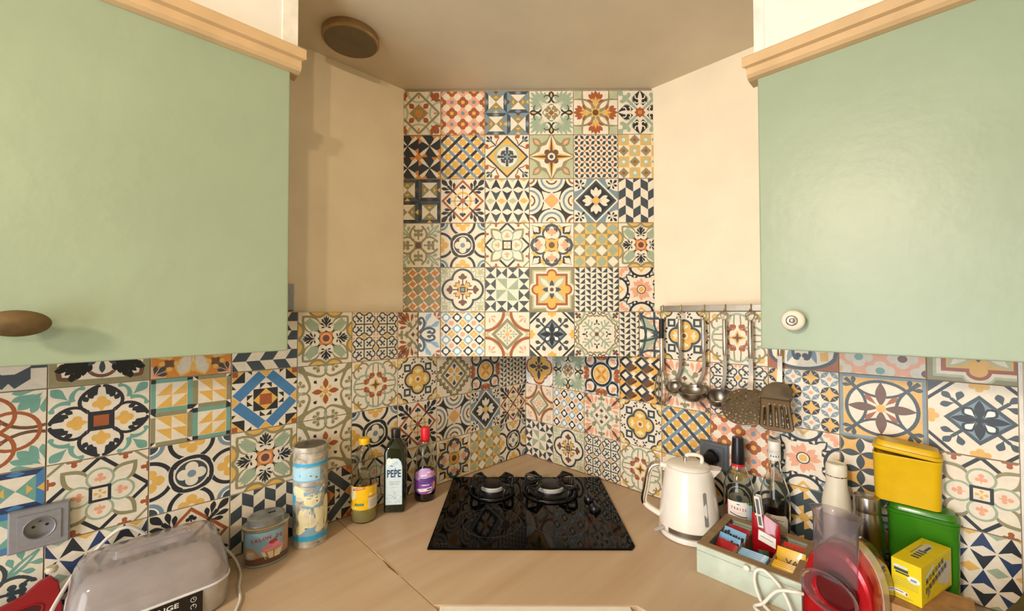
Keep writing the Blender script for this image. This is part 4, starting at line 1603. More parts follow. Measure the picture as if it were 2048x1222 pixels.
hd.loft([rrect(.066, .016, .015, .1485, cy=-.012), rrect(.064, .013, .0125, .156, cy=-.012), rrect(.063, .01, .009, .164, cy=-.012), rrect(.058, .005, .004, .167, cy=-.012)], lid_m)
hd.build('lid_handle', lid)
MB().loft([rrect(.118, .088, .038, .0668), rrect(.116, .086, .037, .085), rrect(.1, .07, .03, .0875)], M('beige_inner_tray', 'E3D9CC', .45, var=.05)).build('inner_tray', t)
cp = MB()
cp.box(-.118, -.1015, .006, .076, -.094, .0605, M('glossy_black_panel', '0B0B0D', .12, coat=.5))
cp = cp.build('control_panel', t, bevel=.001)
tx = MB()
wt_ink = M('white_ink', 'E8E8E8', .5, var=0)
tx.text('LAGRANGE', .0135, wt_ink, lambda u, v: (u, -.1019, v), -.008, .049, sx=1.25, bold=.02)
ic = Pat(None, (-1, -1, 1, 1))
ic.a(wt_ink, rg(.06, .049, .0048, .0009, 0, 360, 24)).a(wt_ink, ln([(.06, .049), (.06, .052)], .0009)).a(wt_ink, ln([(.06, .049), (.062, .049)], .0009))
ic.a(wt_ink, rg(.06, .034, .0048, .0009, -60, 240, 20)).a(wt_ink, ln([(.06, .034), (.06, .04)], .0009)).a(wt_ink, rg(.06, .019, .0048, .0009, 0, 360, 24))
emit(tx, ic, lambda u, v, h: (u, -.1019 - h, v))
tx.build('lettering', cp)
cb = M('white_cable', 'E4DFD4', .45, var=.03)
tag(MB().tube(catmull([(1.30, .012, 1.0), (1.342, .012, 1.05), (1.365, .012, 1.06), (1.389, .012, 1.047), (1.412, .02, 1.024), (1.437, .03, 1.0), (1.462, .06, .965), (1.482, .10, .93), (1.495, .14, .9045), (1.52, .2, .9042), (1.56, .26, .9042)], 8), .0037, cb).build('power_cable'),
    'white power cable arching over the left end of the clear-lidded appliance', 'cable')
tag(MB().tube(catmull([(1.205, .012, 1.0), (1.19, .018, .972), (1.172, .035, .948), (1.155, .055, .925), (1.148, .08, .9055), (1.152, .115, .904), (1.165, .165, .904), (1.172, .215, .904), (1.19, .26, .904), (1.2, .32, .904)], 8), .003, cb).build('power_cable'),
    'thin white cable on the worktop between the clear-lidded appliance and cupcake tin', 'cable')
# red board with an oval grip, leaning on the wall at the left edge
t = thing('chopping_board', 'red plastic board with an oval grip hole, leaning below the left socket', 'board', (1.54, .058, ZC), pi)
redp = M('red_plastic', '94121B', .33, var=.05)
outl = [(-.09, 0), (.085, 0), (.085, .05), (.078, .098), (.066, .112), (.052, .108), (.03, .09), (-.02, .075), (-.09, .06)]
bd = MB()
tiltf = lambda u, v, h: (u, -h + v * .32, .0006 + v * .95)
ov = el(.012, .045, .05, .019, 22, 28)
# solid plate; the dark oval on it is recess shade painted as colour
bd.prism(outl, 0, .012, redp, tiltf)
bd = bd.build('board', t, bevel=.0015)
gh = MB()
emit(gh, Pat(None, (-1, -1, 1, 1)).a(M('painted_recess_shade', '4A080E', .5), ov), lambda u, v, h: tiltf(u, v, .0123 + h))
gh.tube([tiltf(u, v, .012) for u, v in ov], .0022, redp, 8, closed=True)
gh.build('grip_hole', t)
MB().lathe([(0, -.006), (.008, -.006), (.0105, 0), (.008, .006), (0, .007)], M('cream_knob', 'D8CBAF', .4), 20, c=(.068, .028, .121), cap=(False, False)).build('hanging_knob', t)

# cupcake tin
t = thing('cupcake_tin', 'small oval tin with a pink cupcake picture and the words SALON DE', 'tin', (1.085, .07, ZC), face_rz(1.085, .07, 8))
tin_g = M('tin_grey_lid', '8B8F8F', .35, metal=.5, var=.12, vs=40)
SX, SY = 1.12, .9
body_p = [(0, .0005), (.0455, .0005), (.047, .002), (.047, .0035), (.0462, .005), (.0462, .088), (.0472, .0895)]
MB().lathe(body_p, M('tin_cupcake_body', '8FA5A8', .35, metal=.2, var=.08, vs=25), 56, cap=(False, True), sx=SX, sy=SY).build('body', t)
ld = MB().lathe([(0, .0897), (.0482, .0897), (.0486, .093), (.0482, .098), (.046, .0995), (.0405, .0995), (.0395, .103), (.0395, .116), (.037, .1185), (.033, .119), (0, .1185)], tin_g, 56, cap=(False, False), sx=SX, sy=SY).build('lid', t)
MB().lathe([(.0484, .0962), (.0494, .0972), (.0494, .0982), (.0476, .0992)], M('gold_band', 'C7A55A', .35, metal=.5), 56, cap=(False, False), sx=SX, sy=SY).build('gold_band', ld)
MB().box(.004, -.004, .1186, .022, .004, .1192, black_pl).build('coin_slot', ld)
p = Pat('A')
p.a('W', rc(-1, -1, 1, -.62)).a('n', [(-1, -.62), (-.2, -.62), (-.45, -.1), (-.6, .1), (-1, .15)])
p.a('n', rc(.1, -.62, 1, .9)).a('n', el(.1, .35, .42, .55)) if 0 else p.a('n', [(.55, -.62), (1, -.62), (1, .95), (.6, .95)])
p.a('i', el(-.72, -.35, .24, .26)).a('W', rg(-.72, -.35, .2, .03)).a('W', rc(-.85, -.4, -.6, -.34))
p.a('W', el(-.25, -.66, .25, .14))
p.a('e', [(-.12, -.7), (.42, -.7), (.56, -.2), (-.26, -.2)]).a('n', [(-.04, -.7), (.02, -.7), (-.06, -.2), (-.14, -.2)]).a('n', [(.16, -.7), (.2, -.7), (.22, -.2), (.16, -.2)])
p.a('m', [el(.15, -.14, .46, .15), el(.13, .02, .36, .13), el(.18, .15, .25, .11)]).a('S', [el(.05, -.12, .2, .05, 10), el(.25, .03, .16, .04, 12)])
p.a('d', [el(.16, .31, .16, .14), te(.16, .12, .16, .45, .13)]).a('g', fan(.2, .42, 60, .14))
lb = MB()
lbf = cyl(.0464, .006, .087, 1.25)
lb2 = lambda u, v, h: (lbf(u, v, h)[0] * SX, lbf(u, v, h)[1] * SY, lbf(u, v, h)[2])
emit(lb, p, lb2, slices=26)
for k, chx in enumerate('SALON DE'):
    if chx != ' ':
        lb.text(chx, .3, pm('d'), lambda u, v: lb2(u, v, .0004), -.62 + k * .155, .5 + .12 * sin(k * .4), rot=.12, sx=.62, shear=.2, bold=.03)
lb.build('printed_label', t)

# tall teddy tin
t = thing('biscuit_tin', 'tall worn white and blue cylindrical tin with a teddy bear picture', 'tin', (.97, .06, ZC), face_rz(.97, .06, 2))
worn = M('worn_white_tin', 'C9C4B8', .4, metal=.15, var=.12, vs=55, hex2='8F8674')
R_ = .0458
MB().lathe([(0, .0005), (R_ + .0008, .0005), (R_ + .001, .004), (R_, .006), (R_, .262), (R_ - .001, .263)], worn, 64, cap=(False, True)).build('body', t)
ld = MB().lathe([(0, .2632), (R_ + .0016, .2632), (R_ + .002, .266), (R_ + .002, .275), (R_ + .001, .2775), (R_ - .002, .2775), (R_ - .004, .2755), (0, .2755)], worn, 64, cap=(False, False)).build('lid', t)
MB().lathe([(0, .2758), (R_ - .0045, .2758)], M('tarnished_lid_top', '6B6355', .4, metal=.6, var=.2, vs=30), 48, cap=(False, False)).build('lid_top', ld)
p = Pat(None)
p.a('k', rc(-1, .72, 1, .79)).a('c', rc(-1, .38, .42, .69)).a('A', rc(-1, .38, .42, .42)).a('A', rc(.36, .38, .42, .69)).a('A', rc(-.5, .5, -.44, .56))
p.a('k', rc(-1, -.9, 1, -.79)).a('A', [(-.5, -.79), (.5, -.79), (.35, -.6), (-.2, -.58)])
p.a('k', [(-1, -.1), (-.72, -.1), (-.66, .1), (-.74, .28), (-1, .3)]).a('B', [(-1, -.7), (-.66, -.5), (-.7, -.12), (-1, -.1)])
p.a('e', [el(-.55, .16, .36, .13, -8)]).a('i', el(-.5, .02, .2, .05))
p.a('B', [(-.45, .3), (.15, .24), (.55, .1), (.62, .18), (.2, .3)]).a('A', [(.1, .24), (.5, .06), (.62, .2), (.3, .28)]).a('w', [(.3, .1), (.62, .24), (.56, .27), (.24, .13)])
p.a('N', [(.55, -.66), (1, -.66), (1, .2), (.62, .12)]).a('e', [el(.72, -.28, .2, .3)])
p.a('e', [el(-.35, -.58, .34, .12, 24), el(.5, -.6, .34, .11, 16), el(-.38, -.42, .16, .22, 10), el(.42, -.4, .15, .2, -10)])
p.a('e', el(.02, -.36, .36, .26))
p.a('i', el(-.04, -.38, .24, .18))
p.a('e', [el(-.28, .06, .1, .06), el(.34, .06, .1, .06)]).a('e', el(.04, -.02, .34, .15))
p.a('i', el(.16, -.06, .14, .05)).a('B', [el(-.08, .03, .09, .014), el(.22, .03, .05, .014)]).a('V', el(.24, -.05, .04, .015))
p.a('B', [(-.3, .18), (.0, .1), (.32, .17), (.36, .08), (.02, .06), (-.28, .09)]).a('A', [el(-.14, .13, .16, .035, -10), el(.16, .13, .14, .035, 14)])
p.a('A', [el(-.18, -.16, .22, .035, -6), el(.26, -.16, .2, .035, 6)]).a('B', [*ln([(.02, -.17), (-.06, -.3)], .05), *ln([(.06, -.17), (.16, -.42)], .05), *ln([(.04, -.17), (.04, -.34)], .04)])
p.a('W', [el(-.02, .52, .05, .012), el(.2, .48, .04, .02), el(.7, -.9, .05, .02), el(-.5, .9, .05, .01), el(.3, -.97, .08, .012), el(-.2, -.62, .05, .015)])
lb = MB()
emit(lb, p, cyl(R_ + .0002, .006, .26, 1.42), slices=30)
lb.build('printed_picture', t)

# bottles -------------------------------------------------------------
t = thing('oil_bottle', 'clear plastic oil bottle with a yellow cap and yellow label', 'bottle', (.806, .053, ZC), face_rz(.806, .053, -6))
prof = [(0, .004), (.014, .003), (.03, .0006), (.037, .004), (.0395, .012), (.0395, .028), (.0385, .031), (.0395, .034), (.0395, .118), (.0375, .122), (.0375, .13), (.0395, .135), (.039, .158), (.0365, .178), (.03, .2), (.021, .219), (.0145, .232), (.013, .238), (.013, .246)]
MB().lathe(shell(prof, .0012), pet, 48, cap=(False, False)).build('bottle_body', t)
rn = [(r - .0016 if r else 0, z + .0016) for r, z in prof if z < .064] + [(.0379, .064), (0, .064)]
MB().lathe(rn, M('pale_oil', 'E6DB98', .03, trans=.6, ior=1.2, var=0), 48, cap=(False, False)).build('oil', t)
MB().lathe([(0, .239), (.0165, .239), (.0168, .2415), (.0155, .2425), (.0155, .2455), (.0168, .2465), (.0168, .256), (.0155, .258), (0, .2585)], M('yellow_cap', 'F0BE12', .3), 32, cap=(False, False)).build('cap', t)
p = Pat('y')
p.a('i', [(-1, .2), (-.6, .3), (-.35, .95), (-1, 1)]).a('e', [(-1, -.1), (-.55, -.2), (-.35, .1), (-.4, .9), (-.7, .5), (-1, .2)])
p.a('d', [(-.52, .62), (.12, .82), (.14, .98), (-.5, .82), (-.55, .72)]).a('w', ln([(-.46, .74), (.08, .9)], .04))
p.a('g', [(-1, -.35), (-.6, -.45), (-.7, -.2), (-.78, .05), (-.9, -.02), (-1, .05)]).a('g', rc(-.42, -.62, .06, -.42)).a('t', rc(-.36, -.56, 0, -.48))
p.a('w', [ci(-.85, -.82, .08), ci(-.6, -.82, .08), ci(-.68 + .3, -.82, .06)]).a('g', ci(-.85, -.82, .04)).a('u', ci(-.6, -.82, .03))
p.a('O', rc(.28, .0, 1, .98)).a('y', rc(.28, .12, 1, .9)).a('w', ci(.42, .28, .08)).a('i', rc(.28, -.95, 1, -.05)).a('G', [rc(.36, -.3 - k * .12, .92, -.26 - k * .12) for k in range(5)])
lb = MB()
emit(lb, p, cyl(.0398, .045, .117, 1.5), slices=30)
lb.build('label', t)

t = thing('olive_oil_bottle', 'dark green square oil bottle with a pale blue label reading PEPE', 'bottle', (.700, .062, ZC), face_rz(.70, .062, -10))
dg = M('dark_green_glass', '1A2408', .06, trans=.35, var=.02, coat=.5)
hb = .0335
rings = [rrect(.028, .028, .008, .0008), rrect(hb, hb, .009, .005), rrect(hb, hb, .009, .196), rrect(.0315, .0315, .012, .207), rrect(.025, .025, .014, .222), rrect(.017, .017, .0135, .234), rrect(.0135, .0135, .0134, .24), rrect(.0125, .0125, .0124, .252)]
MB().loft(rings, dg).build('bottle_body', t)
MB().lathe([(0, .24), (.015, .24), (.0155, .243), (.0155, .264), (.014, .2675), (0, .268)], black_pl, 32, cap=(False, False)).build('cap', t)
p = Pat('B')
p.L = []
arch = [(-.93, -1), (.93, -1), (.93, .55), (.8, .75), (.5, .88), (0, .9), (-.5, .86), (-.93, .7)]
p.a('B', [(x * 1.06, y * 1.01) for x, y in arch]).a('z', arch)
for k in range(46):
    x, y = random.uniform(-.85, .85), random.choice((random.uniform(-.95, -.62), random.uniform(.55, .75)))
    p.a('B' if k % 2 else 'T', pe(x, y, x + random.uniform(-.1, .1), y + random.uniform(.02, .06), .02))
p.a('T', rg(.1, -.62, .16, .02)).a('B', rg(.1, -.62, .1, .015))
p.a('w', [ci(-.55 + .26 * cos(radians(a)), .78 + .1 * sin(radians(a)), .06, 10) for a in range(0, 360, 36)] + [el(-.55, .78, .28, .115)]).a('B', [ci(-.62, .8, .02, 8), ci(-.48, .8, .02, 8), el(-.55, .73, .05, .012)])
p.a('u', [el(-.35, .6, .08, .02), el(-.2, .59, .07, .02)]).a('u', [*bz((.2, .5), (.05, .46), (.3, .42), (.08, .38), .05)])
p.a('G', [rc(-.55, -.06, .75, -.045), rc(-.45, -.12, .6, -.105), rc(-.5, -.18, .62, -.165), rc(-.3, -.3, .4, -.29)])
lb = MB()
lf = lambda u, v, h=0: (u * .0275, -hb - .0002 - h, .108 + v * .079)
emit(lb, p, lf)
lb.text('PEPE', .034, pm('u'), lambda u, v: (u, -hb - .0012, .108 + v), 0, .021, sx=.66, bold=.022)
lb.build('label', t)

t = thing('syrup_bottle', 'glass syrup bottle with a red cap and purple label, left of the hob', 'bottle', (.585, .062, ZC), face_rz(.585, .062, -4))
prof = [(0, .004), (.02, .003), (.034, .0006), (.038, .006), (.039, .02), (.039, .085), (.0375, .1), (.034, .116), (.031, .13), (.0325, .142), (.033, .156), (.029, .176), (.021, .197), (.015, .21), (.0135, .218), (.0135, .235)]
MB().lathe(shell(prof, .0018), glass_c, 48, cap=(False, False)).build('bottle_body', t)
rn = [(r - .0022 if r else 0, z + .0022) for r, z in prof if z < .09] + [(.0348, .100), (0, .100)]
MB().lathe(rn, M('dark_grape_syrup', '12060A', .1, var=.02), 48, cap=(False, False)).build('syrup', t)
MB().lathe([(0, .2), (.0155, .2), (.016, .202), (.0157, .248), (.0145, .2505), (0, .251)], M('red_cap', 'D8202A', .35), 32, cap=(False, False)).build('cap', t)
p = Pat(None)
sh = [(-1, -.6), (-.8, -.88), (-.3, -1), (.5, -1), (.9, -.8), (1, -.3), (1, .3), (.9, .62), (.65, .7), (.45, .92), (.1, 1), (-.3, .96), (-.55, .76), (-.85, .62), (-1, .2)]
p.a('p', sh).a('q', [(-1, .2), (-.6, .05), (.3, .25), (1, .3), (.9, .62), (.65, .7), (.45, .92), (.1, 1), (-.3, .96), (-.55, .76), (-.85, .62)])
p.a('p', [(-.98, 0), (1, .1), (1, -.3), (.2, -.36), (-1, -.3)]).a('r', [(-.5, .32), (.5, .46), (.62, .62), (.56, .82), (-.46, .7), (-.56, .5)]).a('w', [*ln([(-.4, .58), (.42, .68)], .1), *ln([(-.3, .42), (.2, .48)], .09)])
p.a('O', [ci(.66, .5, .14), ci(.8, .62, .12)]).a('u', [rc(-.35, .12, .75, .2), rc(-.25, -.02, .8, .06), rc(-.35, -.16, .6, -.09)]).a('w', [rc(-.2, -.34, .35, -.27)])
p.a('w', [(-.6, -.62), (.6, -.5), (.62, -.74), (-.4, -.84), (-.62, -.76)]).a('u', [rc(-.2, -.74, -.17, -.62), rc(.2, -.7, .56, -.6)]).a('r', [rc(-.12, -.74, -.09, -.62)])
p.a('S', [el(.8, -.45, .14, .3)]).a('e', [(.1, -1), (.6, -.82), (.55, -.94)]).a('r', [(-.02, -.98), (.2, -.86), (.24, -1)])
lb = MB()
emit(lb, p, cyl(.0393, .03, .117, 1.15, rfn=lambda z: .0394 if z < .083 else .0394 - (z - .083) * .105 - max(0, z - .1) ** 1.0 * .1), slices=24)
lb.build('label', t)
# ------------------------------------------------------------------ utensil rail on the right wall (local: front -y into the room, x along the wall)
RZ = pi / 2
t = thing('utensil_rail', 'flat steel utensil rail with hooks on the right wall above the tiles', 'rail', (0, .87, ZT + .0095), RZ)
b_ = MB()
b_.box(-.205, -.0155, -.0085, .19, -.012, .0105, steel_d)
b_.build('bar', t, bevel=.0008)
for x in (-.19, .17):
    MB().box(x - .006, -.012, -.004, x + .006, .041, .006, steel_d).build('bracket', t)
UT = [('whisk', .675), ('small_ladle', .739), ('ladle', .815), ('ladle', .879), ('skimmer', .951), ('spatula', 1.026)]
for i, (n_, y) in enumerate(UT):
    hk = MB().tube(catmull([(y - .87, -.011, .012), (y - .87, -.0165, .0115), (y - .87, -.0178, .004), (y - .87, -.0178, -.006), (y - .87, -.022, -.012), (y - .87, -.029, -.010), (y - .87, -.031, -.003)], 5), .0018, M('brass_hook', 'C9B88C', .25, metal=1), 8)
    hk.build('hook', t)
ZH = ZT - .003                                  # where the loops hang
rub = M('black_rubber_grip', '161513', .5)
def loop(t, w=.0095, h=.022):
    MB().tube(catmull([(0, 0, .001), (w * .55, 0, -.002), (w, 0, -.008), (w * .45, 0, -h), (-w * .45, 0, -h), (-w, 0, -.008), (-w * .55, 0, -.002)], 5, True), .0017, steel, 8, closed=True).build('hanging_loop', t)
def handle(t, z0, z1, r=.0062):
    MB().lathe([(0, z0), (r * .8, z0), (r, z0 - .003), (r * 1.12, (z0 + z1) / 2), (r, z1 + .003), (r * .85, z1), (0, z1)], steel, 24, cap=(False, False)).build('handle', t)
def shaft(t, pts, w0, w1, th=.0013):
    pts = catmull(pts, 6)
    N = len(pts) - 1
    rings = []
    for i, p in enumerate(pts):
        w = w0 + (w1 - w0) * (i / N)
        rings.append([(p.x - w / 2, p.y - th, p.z), (p.x + w / 2, p.y - th, p.z), (p.x + w / 2, p.y + th, p.z), (p.x - w / 2, p.y + th, p.z)])
    MB().loft(rings, steel_d, smooth=False).build('shaft', t)
def bowl(t, c, R, depth, tilt):
    """half-round bowl: rim ring tilted towards the room"""
    mb = MB()
    prof = []
    for k in range(11):
        a = pi / 2 * k / 10
        prof.append((R * sin(a), -depth * cos(a)))
    prof += [(R * 1.04, .0005), (R * 1.02, .0018), (R * .985, .001)]
    for k in range(10, -1, -1):
        a = pi / 2 * k / 10
        prof.append(((R - .0015) * sin(a), -(depth - .0015) * cos(a)))
    mb.lathe(prof, steel_d, 48, cap=(False, False))
    ct, st = cos(tilt), sin(tilt)
    mb.v = [(x + c[0], c[1] + y * ct - z * st, c[2] + y * st + z * ct) for x, y, z in mb.v]
    return mb.build('bowl', t)
OUT = -.0265
# balloon whisk
t = thing('whisk', 'steel balloon whisk with a black rubber grip, first on the utensil rail', 'whisk', (-OUT, .675, ZH), RZ)
loop(t)
MB().lathe([(0, -.022), (.007, -.022), (.0082, -.025), (.0082, -.088), (.0075, -.09), (0, -.09)], rub, 20, cap=(False, False)).build('grip', t)
MB().lathe([(0, -.09), (.0072, -.09), (.0075, -.15), (.007, -.2), (.0055, -.206), (0, -.206)], steel, 20, cap=(False, False)).build('handle', t)
for k in range(6):
    a = pi * k / 6
    pts = []
    for q in range(25):
        s_ = -1 + 2 * q / 24
        rr = .026 * (1 - abs(s_) ** 2.2) ** .5 if abs(s_) < 1 else 0
        ss = s_ * pi / 2
        rad = .026 * sin(ss) * (1 if abs(s_) < .8 else 1)
        ang = s_ * 2.45
        rad = .024 * sin(ang) * (1 + .15 * cos(ang)) if abs(ang) < pi else 0
        z = -.258 - .06 * cos(ang)
        pts.append((rad * cos(a), rad * sin(a), z if abs(s_) < .99 else -.205))
    MB().tube(pts, .001, steel, 6).build('wire', t)
# ladles
def make_ladle(name, label, y, h0, h1, s1, R, dep, bz_, tilt, loopw=.0095, xo=-.004):
    t = thing(name, label, 'ladle', (-OUT, y, ZH), RZ)
    loop(t, loopw)
    handle(t, h0, h1)
    shaft(t, [(0, 0, h1 + .004), (-.0005, .002, (h1 + s1) / 2), (xo * .8, .003, s1 + .02), (xo, .006, s1)], .0095, .012)
    bowl(t, (xo, -R * .78, bz_), R, dep, tilt)
    return t
make_ladle('small_ladle', 'smallest steel ladle, hanging second on the rail between whisk and big ladle', .739, -.022, -.128, -.238, .027, .026, -.246, .6, xo=-.012)
make_ladle('soup_ladle', 'wide shallow steel ladle, third on the utensil rail', .815, -.022, -.132, -.246, .046, .038, -.247, .2, xo=-.019)
make_ladle('soup_ladle', 'deep steel ladle, fourth on the rail, half behind the perforated skimmer', .879, -.022, -.134, -.25, .036, .042, -.254, .45, loopw=.011, xo=-.01)
# skimmer
t = thing('skimmer', 'steel skimmer with a round perforated disc, fifth on the utensil rail', 'skimmer', (-OUT, .951, ZH), RZ)
loop(t, .0125, .024)
handle(t, -.024, -.138, .007)
shaft(t, [(0, 0, -.134), (0, .001, -.19), (0, -.0095, -.23)], .011, .015)
ds = MB()
R = .065
holes = []
for ring, n in ((0, 1), (.0125, 6), (.0245, 12), (.0365, 18), (.0485, 24), (.058, 28)):
    for k in range(n):
        a = 2 * pi * k / n + ring * 9
        holes.append((ring * cos(a), ring * sin(a)))
tl = .95
dish = lambda u, v, h: (u, -.056 + v * .7 + (u * u + v * v) * 1.6, -.272 + v * .7)
# annulus strips with punched holes: a fine grid whose hole cells are left out
N = 84
cells = []
for i in range(N):
    for j in range(N):
        u, v = (-1 + 2 * (i + .5) / N) * R, (-1 + 2 * (j + .5) / N) * R
        if hypot(u, v) > R:
            continue
        if any((u - a) ** 2 + (v - b) ** 2 < .0022 ** 2 for a, b in holes if abs(u - a) < .004):
            continue
        cells.append((i, j))
vid = {}
vs, fs = [], []
def gv(i, j):
    if (i, j) not in vid:
        u, v = (-1 + 2 * i / N) * R, (-1 + 2 * j / N) * R
        d = hypot(u, v)
        if d > R * .985:
            u, v = u / d * R * .985, v / d * R * .985
        vid[(i, j)] = len(vs)
        vs.append(dish(u, v, 0))
    return vid[(i, j)]
for i, j in cells:
    fs.append((gv(i, j), gv(i + 1, j), gv(i + 1, j + 1), gv(i, j + 1)))
sk_m = M('shade_toned_skimmer_steel', '8A7D69', .4, metal=.85, var=.06)  # steel toned down: the disc's dark reflection is put into its colour
ds.add(vs, fs, sk_m, True)
ds.tube([dish(R * cos(2 * pi * k / 56), R * sin(2 * pi * k / 56), 0) for k in range(56)], .0013, steel_d, 8, closed=True)
ds.build('perforated_disc', t, bevel=-1)
# slotted turner
t = thing('slotted_turner', 'steel slotted turner with a dark reflection coloured into its lower blade, last on the rail under the cabinet', 'spatula', (-OUT, 1.026, ZH), RZ)
loop(t)
handle(t, -.022, -.125)
shaft(t, [(0, 0, -.121), (-.001, .002, -.17), (-.002, -.002, -.208)], .0105, .0145)
bl = MB()
dkm = M('dark_reflection_steel', '5F503C', .42, metal=.8, var=.06)  # dark reflection of the worktop put into the lower blade's colour
def blade_pt(u, s):
    """s 0..1 down the blade, u -1..1 across"""
    w = (.008 + .0295 * min(1, s / .16) ** .6) if s < .16 else .0375 - .002 * min(1, (s - .16) / .3) + .012 * max(0, s - .45)
    z = -.2 - .118 * s
    y = -.002 - .056 * min(1, s / .32) ** 1.5 if s < .32 else -.058 - .034 * ((s - .32) / .68)
    x = -.002 + u * w + .016 * max(0, s - .25)
    if s > .9:
        x = -.002 + u * w * (1 - .35 * ((s - .9) / .1) ** 2 * abs(u)) + .016 * (s - .25)
    return (x, y, z)
NU, NS = 22, 30
vs, fs = [], []
for j in range(NS + 1):
    for i in range(NU + 1):
        vs.append(blade_pt(-1 + 2 * i / NU, j / NS))
mats_ = []
for j in range(NS):
    for i in range(NU):
        s = (j + .5) / NS
        if .47 < s < .9 and i in (3, 7, 11, 15, 18) and not (i == 3 and s < .55):
            continue
        q = (j * (NU + 1) + i, j * (NU + 1) + i + 1, (j + 1) * (NU + 1) + i + 1, (j + 1) * (NU + 1) + i)
        fs.append(q)
up = [f for f in fs if f[0] // (NU + 1) < 10]
lo = [f for f in fs if f[0] // (NU + 1) >= 10]
bl.add(vs, up, steel_d, True)
bl.add(vs, lo, dkm, True)
bo = bl.build('blade', t, bevel=-1)
sm = bo.modifiers.new('sheet', 'SOLIDIFY')
sm.thickness = .0012

# ------------------------------------------------------------------ kettle
t = thing('kettle', 'cream electric kettle with a chrome D-shaped handle, right of the hob', 'kettle', (.152, .815, ZC), radians(114))
kc = M('cream_enamel', 'F3EDE2', .16, var=.015, coat=.5)
MB().lathe([(0, .0005), (.08, .0005), (.085, .004), (.086, .014), (.0845, .0175), (0, .0175)], M('white_kettle_base', 'F1EEE8', .25), 56, cap=(False, False)).build('power_base', t)
kr = lambda z: .0848 - .0205 * max(0, (z - .03) / .165) ** 1.35
prof = [(0, .019), (.082, .019), (.0838, .022), (.0848, .032)] + [(kr(z), z) for z in (.05, .07, .09, .11, .13, .15, .17, .185, .195)]
MB().lathe(prof + [(.062, .1975), (0, .198)], kc, 64, cap=(False, False)).build('body', t)
ldp = [(0, .198), (.0605, .198), (.0615, .2), (.06, .203), (.05, .2085), (.03, .212), (0, .213)]
ld = MB().lathe(ldp, kc, 56, cap=(False, False)).build('lid', t)
MB().tube(catmull([(-.006, -.0, .211), (-.006, 0, .224), (-.001, 0, .231), (.02, 0, .233), (.034, 0, .229), (.037, 0, .221), (.036, 0, .2105)], 6), [.0062] * 37, kc, 12, flat=(1, .9)).build('lid_grip', ld)
MB().lathe([(0, .209), (.006, .209), (.006, .226), (0, .228)], steel, 16, c=(-.009, -.004, 0), cap=(False, False)).build('lid_release', ld)
sp = MB()
rings = []
for k in range(6):
    q = k / 5
    z0 = .15 + .05 * q
    w = .004 + .024 * q
    x1 = .058 + .031 * q ** 1.3
    rings.append([(.05, -w * .9, z0), (x1 * .9 + .004, -w * .7, z0), (x1, 0, z0 + .004 * q), (x1 * .9 + .004, w * .7, z0), (.05, w * .9, z0)])
sp.loft(rings, kc, smooth=True)
sp.build('spout', t)
path = catmull([(-.055, 0, .19), (-.078, 0, .193), (-.1, 0, .187), (-.112, 0, .165), (-.12, 0, .12), (-.127, 0, .082), (-.122, 0, .066), (-.105, 0, .054), (-.08, 0, .042)], 7)
rings = []
for i, p_ in enumerate(path):
    a, b = path[max(0, i - 1)], path[min(len(path) - 1, i + 1)]
    d = (b - a).normalized()
    n_ = Vector((d.z, 0, -d.x))
    w, h = .0115, .0085
    rings.append([p_ + Vector((0, 1, 0)) * w * cos(2 * pi * k / 14) + n_ * h * sin(2 * pi * k / 14) for k in range(14)])
MB().loft(rings, kc).build('handle', t)
chrome = M('chrome', 'E0DDD6', .07, metal=1, var=.01)
rings = []
for i, p_ in enumerate(path[6:42]):
    i += 6
    a, b = path[i - 1], path[i + 1]
    d = (b - a).normalized()
    n_ = Vector((d.z, 0, -d.x))
    if n_.x > 0:
        n_ = -n_
    e = min(1, (i - 5) / 3, (42 - i) / 3)
    rings.append([p_ + Vector((0, 1, 0)) * (.0126 * e + .001) * cos(-.35 + (pi + .7) * k / 12) + n_ * (.0008 + .0098 * e * sin(-.35 + (pi + .7) * k / 12)) for k in range(13)])
MB().loft(rings, chrome, closed=True).build('chrome_trim', t)
gw = MB()
gp = [(.0058 * cos(a), .072 + .0045 * sin(a)) if s < 0 else (.0058 * cos(a), .0 + .0045 * sin(a)) for s, a in [(-1, pi * k / 8) for k in range(9)] + [(1, pi + pi * k / 8) for k in range(9)]]
ga = radians(-90 + 31)
def gfn(u, v, h):
    z = .062 + v * 1.12
    a = ga + u / .078 + .02
    r = kr(z) + .0005 + h
    return (r * cos(a), r * sin(a), z)
gm = M('grey_water_window', '8C8A86', .25, coat=.4)
gp2 = [(u, v) for u, v in gp]
emit(gw, Pat(None, (-.01, -.01, .01, .08)).a(gm, gp2), gfn)
N_ = len(gp2)
gw.build('water_window', t, bevel=-1)
bd = MB()
mesh_m = M('perforated_steel_band', 'A9A39A', .3, metal=.9)
dots = Pat(None, (-1, -1, 1, 1)).a(mesh_m, rc(-1, -1, 1, 1))
hole_m = M('band_hole', '3A3835', .5)
for i in range(34):
    for j in range(4):
        dots.a(hole_m, el(-.97 + i * .059 + (.03 if j % 2 else 0), -.7 + j * .47, .018, .13, 0, 8))
emit(bd, dots, cyl(.0851, .021, .036, .62, -pi / 2 - .12, lambda z: .0843 if z < .026 else .0851), slices=24)
bd.build('perforated_band', t, bevel=-1)
MB().tube([(-.068, -.046, .028), (-.08, -.056, .026), (-.094, -.066, .0225)], [.0075, .007, .0055], M('grey_switch', 'B9B4AC', .3), 12, flat=(1, .6)).build('switch_lever', t)

